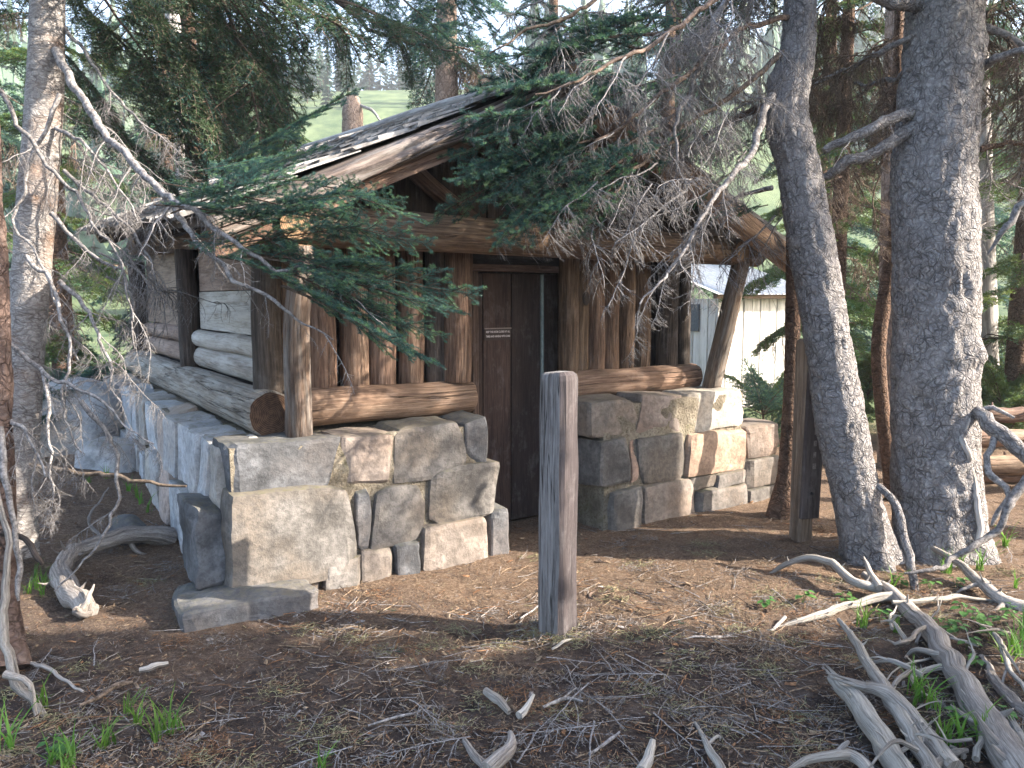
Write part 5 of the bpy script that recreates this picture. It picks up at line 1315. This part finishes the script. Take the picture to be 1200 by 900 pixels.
def sow(nm, meshes, spots, label, cat, group, s=1.0):
    for i, (px_, py_) in enumerate(spots):
        p = gp(px_, py_); z = float(ground_z(p[0], p[1]))
        p = gp(px_, py_, z)
        o = link(nm, meshes[i % len(meshes)], None, (p[0], p[1], z - .004), (0, 0, random.uniform(0, 6.28)))
        k = s * random.uniform(.8, 1.2); o.scale = (k, k, k); tag(o, label, cat, group)
sow('grass_tuft', TUFT, [(150, 838), (160, 848), (195, 862), (205, 858), (120, 880), (128, 872), (183, 868), (60, 900), (12, 880), (78, 905), (85, 895), (375, 905), (50, 830)], 'bright green grass tuft on dark soil near the red trunk', 'grass tuft', 'grass tufts near the red trunk', .95)
sow('grass_tuft', TUFT, [(44, 690), (50, 698), (40, 680), (52, 684), (34, 695)], 'green grass tuft between the red trunk and the gnarled root', 'grass tuft', 'grass tufts by the gnarled root', .8)
sow('grass_tuft', TUFT, [(165, 590), (150, 575), (172, 600), (125, 560), (160, 582), (105, 565)], 'low green grass tuft at the foot of the side wall', 'grass tuft', 'grass tufts under the side wall', .75)
sow('grass_tuft', TUFT, [(1110, 880), (1125, 872), (1072, 815), (1092, 830), (1082, 822), (1100, 868), (1150, 868), (1185, 758), (1195, 770), (1178, 778), (1198, 748), (1110, 672), (1125, 665), (1150, 668), (1160, 660), (1046, 690), (1190, 690), (1012, 735), (1050, 740), (1178, 640), (1070, 828)], 'green grass tuft among the fallen bleached branches', 'grass tuft', 'grass tufts in the brush', .95)
sow('herb', HERB, [(1140, 726), (1128, 720), (1150, 735), (1120, 745), (1110, 740), (1100, 735), (1132, 760), (1090, 690), (1120, 690), (990, 706), (940, 706), (898, 712), (1130, 850), (1150, 845), (1142, 780), (1160, 750), (1030, 728), (1050, 680), (1055, 688), (1175, 850), (1188, 725), (60, 880), (72, 888), (1170, 730), (1195, 735)], 'small leafy green herb growing on the forest floor', 'herb', 'herbs on the forest floor', .55)
sow('fir_seedling', [LIVE[0]], [(452, 716), (788, 730), (806, 606), (455, 764)], 'short green fir twig lying on brown needles', 'fir twig', 'fallen fir twigs', .09)
def shrub(px_, py_, d, label, meshes, n=14, L=.6, seed=0):
    q = wp(px_, py_, d); z = float(ground_z(q[0], q[1])); t = empty('shrub', (q[0], q[1], z)); tag(t, label, 'shrub')
    r = np.random.default_rng(seed)
    mb = MB(); tube(mb, [(0, 0, -.05), (.01, 0, .2), (0, .01, .55)], [.02, .016, .006], 7); link('stem', mb.mesh('stem', TW_LIVE), t)
    for k in range(n):
        a = k * 2.4; el = r.uniform(.1, 1.2); b = np.array([q[0], q[1], z + r.uniform(.02, .5)])
        put_bough(t, meshes[k % len(meshes)], b, b + L * r.uniform(.6, 1.1) * np.array([math.cos(a) * math.cos(el), math.sin(a) * math.cos(el), math.sin(el)]), r.uniform(-.4, .4))
shrub(893, 520, 8.2, 'leafy young fir shrub between the cabin base and the white shed', LIVE, 16, .6, 1)
shrub(905, 470, 9.0, 'pale green fir sapling in front of the white shed', BRIGHT, 14, .7, 2)
shrub(1180, 480, 8.6, 'bright young spruce at the edge of the clearing', BRIGHT, 18, 1.0, 3)
shrub(1010, 520, 9.5, 'bright low fir behind the leaning trunk', BRIGHT, 16, .9, 4)
shrub(60, 470, 8.2, 'shaded low fir behind the silvery trunk', BACK, 16, .9, 5)
shrub(-20, 420, 6.5, 'dark low fir at the left edge', BACK, 14, .9, 6)

# ------------------------------------------------------------------ litter of twigs, chips and needles
r = np.random.default_rng(5)
def scatter(n, ylo, yhi, xs, power=1.6):
    y = ylo + (yhi - ylo) * r.random(n) ** power; x = r.uniform(-1, 1, n) * xs * (y + .3)
    return x, y
def outside(x, y):
    c, s = math.cos(YAW), math.sin(YAW); t = x * c + (y - 5.45) * s; v = -x * s + (y - 5.45) * c
    return ~((t > -2.05) & (t < 2.35) & (v > -.40) & (v < 4.6) & ~((t > -.35) & (t < .5) & (v < 0.02)))
mb = MB()
x, y = scatter(95000, 1.9, 8.5, .74); k = outside(x, y); x, y = x[k], y[k]; n = len(x)
z = ground_z(x, y) + r.uniform(.001, .008, n); L = r.uniform(.008, .030, n) * (1 + .8 * (r.random(n) < .1)); w = r.uniform(.0007, .0017, n)
a = r.uniform(0, 6.28, n); d = np.stack([np.cos(a), np.sin(a), r.normal(0, .16, n)], -1) * L[:, None]; sd = np.stack([-np.sin(a), np.cos(a), r.normal(0, .3, n)], -1) * w[:, None]
c = np.stack([x, y, z], -1)
V = np.stack([c - d / 2 - sd, c - d / 2 + sd, c + d / 2 + sd * .6, c + d / 2 - sd * .6], 1)
mb.add(V.reshape(-1, 3), np.arange(n * 4).reshape(-1, 4), mat=r.choice(5, n, p=[.30, .14, .34, .17, .05]))
# chips and bark flakes
x, y = scatter(900, 1.9, 7, .74); k = outside(x, y); x, y = x[k], y[k]; n = len(x)
z = ground_z(x, y) + .006; L = r.uniform(.012, .05, n); w = L * r.uniform(.15, .4, n); a = r.uniform(0, 6.28, n)
d = np.stack([np.cos(a), np.sin(a), r.normal(0, .25, n)], -1) * L[:, None]; sd = np.stack([-np.sin(a), np.cos(a), r.normal(0, .3, n)], -1) * w[:, None]; c = np.stack([x, y, z], -1)
V = np.stack([c - d / 2 - sd * .6, c - d / 2 * .8 + sd, c + d / 2 + sd * .5, c + d / 2 * .9 - sd * .7, c + [0, 0, .006]], 1)
b = np.arange(n)[:, None] * 5
mb.add(V.reshape(-1, 3), T=np.concatenate([b + np.array([[0, 1, 4]]), b + np.array([[1, 2, 4]]), b + np.array([[2, 3, 4]]), b + np.array([[3, 0, 4]])]), mat=np.tile(r.choice(5, n, p=[.40, .12, .28, .2, .0]), 4))
# twigs
x, y = scatter(10500, 1.9, 7.5, .74, 1.7); k = outside(x, y) & (fbm(np.stack([x * 1.9, y * 1.9, 0 * x], -1), 21, 3) > r.uniform(-.5, .75, len(x))); x, y = x[k], y[k]; n = len(x)
a = r.uniform(0, 6.28, n); P = grow(np.stack([x, y, ground_z(x, y) + .006], -1), np.stack([np.cos(a), np.sin(a), 0 * a], -1), r.uniform(.04, .26, n) * r.uniform(.4, 1, n), 6, 0.0, .13, r)
P[..., 2] = ground_z(P[..., 0], P[..., 1]) + .006 + .010 * r.random((n, 1)) + np.abs(P[..., 2] - P[:, :1, 2]) * .35
btubes(mb, P, np.linspace(1, .5, 6)[None] * r.uniform(.0009, .0032, n)[:, None], 4, r.choice(5, n, p=[.30, .42, .1, .18, 0]))
# lichen and needle wads
cx, cy = scatter(420, 2.0, 5.5, .7)
fa = r.uniform(0, 6.28, 26); cx = np.concatenate([cx, bp[0] + .13 * np.cos(fa)]); cy = np.concatenate([cy, bp[1] + .06 + .11 * np.sin(fa)])

for q in range(len(cx)):
    m = 60; x = cx[q] + r.normal(0, .05, m); y = cy[q] + r.normal(0, .04, m); kk = outside(x, y); x, y = x[kk], y[kk]; m = len(x)
    if m < 2: continue
    a = r.uniform(0, 6.28, m); P = grow(np.stack([x, y, ground_z(x, y) + r.uniform(.002, .014, m)], -1), np.stack([np.cos(a), np.sin(a), r.normal(0, .3, m)], -1), r.uniform(.015, .05, m), 4, .02, .3, r)
    btubes(mb, P, np.full((m, 4), .0011), 3, int(r.choice(5, p=[.35, .25, .1, .05, .25])))
tag(link('forest_litter', mb.mesh('forest_litter', LIT, False)), 'brown needles, chips and small grey twigs strewn over the forest floor', 'litter', kind='stuff')
# brushy twigs lying about
br = [(880, 700), (905, 690), (860, 690), (840, 720), (870, 730), (930, 690), (780, 790), (760, 800), (690, 800), (480, 820), (450, 850), (720, 790), (960, 680), (1000, 760), (985, 700), (1060, 860), (820, 700), (800, 810), (1130, 640), (1180, 640), (1160, 655), (60, 760), (110, 780), (640, 770), (700, 850), (880, 800), (1000, 650), (975, 640), (520, 770), (930, 760)] + [(float(r.uniform(150, 1150)), float(r.uniform(765, 895))) for _ in range(24)]
for i, (a, b) in enumerate(br):
    p = gp(a, b, .03); an = r.uniform(0, 6.28); L = r.uniform(.22, .42)
    o = link('twig_spray', DSPARSE[i % 3] if i % 3 else DEAD[i % 6], None, p); o.scale = (L, L, L * .30); o.rotation_euler = (0, 0, an)
    tag(o, 'dry grey twig spray lying flat on the forest floor', 'twig', 'dry twig sprays on the ground')

# ------------------------------------------------------------------ conifers on the far hillside
def far_mesh(seed, lay=15):
    rr = np.random.default_rng(seed); mb = MB()
    tube(mb, [(0, 0, -.5), (0, 0, 1)], [.014, .002], 5, 1)
    for k in range(lay):
        f = k / (lay - 1); z = .06 + .9 * f; R = .17 * (1 - f) ** .85 + .012; m = 9
        for q in range(m):
            a = rr.uniform(0, 6.28); wv = .55; L = R * rr.uniform(.55, 1.2)
            d = np.array([math.cos(a), math.sin(a), 0]); s = np.array([-d[1], d[0], 0]) * L * .28
            mb.add([(0, 0, z + .035), d * L * .6 + s + [0, 0, z], d * L + [0, 0, z - .03 * rr.uniform(.4, 1.3)], d * L * .6 - s + [0, 0, z]], [(0, 1, 2, 3)])
    return mb.mesh('hillside_conifer', [FARN, BK_BROWN], False)
FAR = [far_mesh(k) for k in range(4)]
rr = np.random.default_rng(8)
cnt = 0
while cnt < 220:
    y = rr.uniform(40, 165); px_ = rr.uniform(300, 1250); x = (px_ - 600) / 930 * y
    if vn(np.array([x / 16, y / 22, 0]), 4) < -0.05: continue
    z = float(ground_z(x, y)); h = rr.uniform(5, 10) * (0.75 + .002 * y)
    o = link('hillside_conifer', FAR[cnt % 4], None, (x, y, z), (0, 0, rr.uniform(0, 6))); o.scale = (h, h, h)
    tag(o, 'distant conifer on the sunlit green hillside', 'conifer', 'conifers on the far hillside'); cnt += 1
for k in range(60):
    y = rr.uniform(60, 125); px_ = rr.uniform(320, 530); x = (px_ - 600) / 930 * y
    if 425 < px_ < 485 and y < 105: continue
    z = float(ground_z(x, y)); h = rr.uniform(3.5, 7.5)
    o = link('hillside_conifer', FAR[k % 4], None, (x, y, z), (0, 0, rr.uniform(0, 6))); o.scale = (h * .8, h * .8, h)
    tag(o, 'distant conifer on the sunlit green hillside', 'conifer', 'conifers on the far hillside')
mbf = MB()
for k in range(700):
    y = rr.uniform(36, 180); x = rr.uniform(-1.2, 1.5) * y
    if -0.33 * y < x < 0.02 * y or (0.02 * y < x < .75 * y and y < 75): continue
    z = float(ground_z(x, y)); h = rr.uniform(6, 12)
    for q in range(6):
        R = h * .17 * (1 - q / 6.5); zz = z + h * (.05 + .15 * q); a = np.linspace(0, 6.28, 8)[:-1] + rr.random() * 2
        V = np.vstack([np.stack([x + R * np.cos(a) * rr.uniform(.6, 1.2, 7), y + R * np.sin(a) * rr.uniform(.6, 1.2, 7), np.full(7, zz) + rr.uniform(-.1, .1, 7) * h * .3], -1), [[x, y, zz + h * .28]]])
        mbf.add(V, T=[(i, (i + 1) % 7, 7) for i in range(7)])
tag(link('far_forest', mbf.mesh('far_forest', FARN, False)), 'dense dark forest covering the far hillside', 'forest', kind='stuff')

# ------------------------------------------------------------------ the hazy air
mb = MB(); box(mb, (-330, -60, -3), (330, 235, 84))
hz = NT('haze_air'); hz.t.nodes.remove(hz.b)
vol = hz.n("ShaderNodeVolumePrincipled"); vol.inputs['Color'].default_value = (0.86, 0.93, 1.0, 1); vol.inputs['Density'].default_value = 0.0015
vol.inputs['Anisotropy'].default_value = 0.2
hz.l(vol.outputs[0], hz.out.inputs['Volume'])
tag(link('haze', mb.mesh('haze', hz.m, False)), 'thin pale mountain haze filling the air', 'haze', kind='stuff')
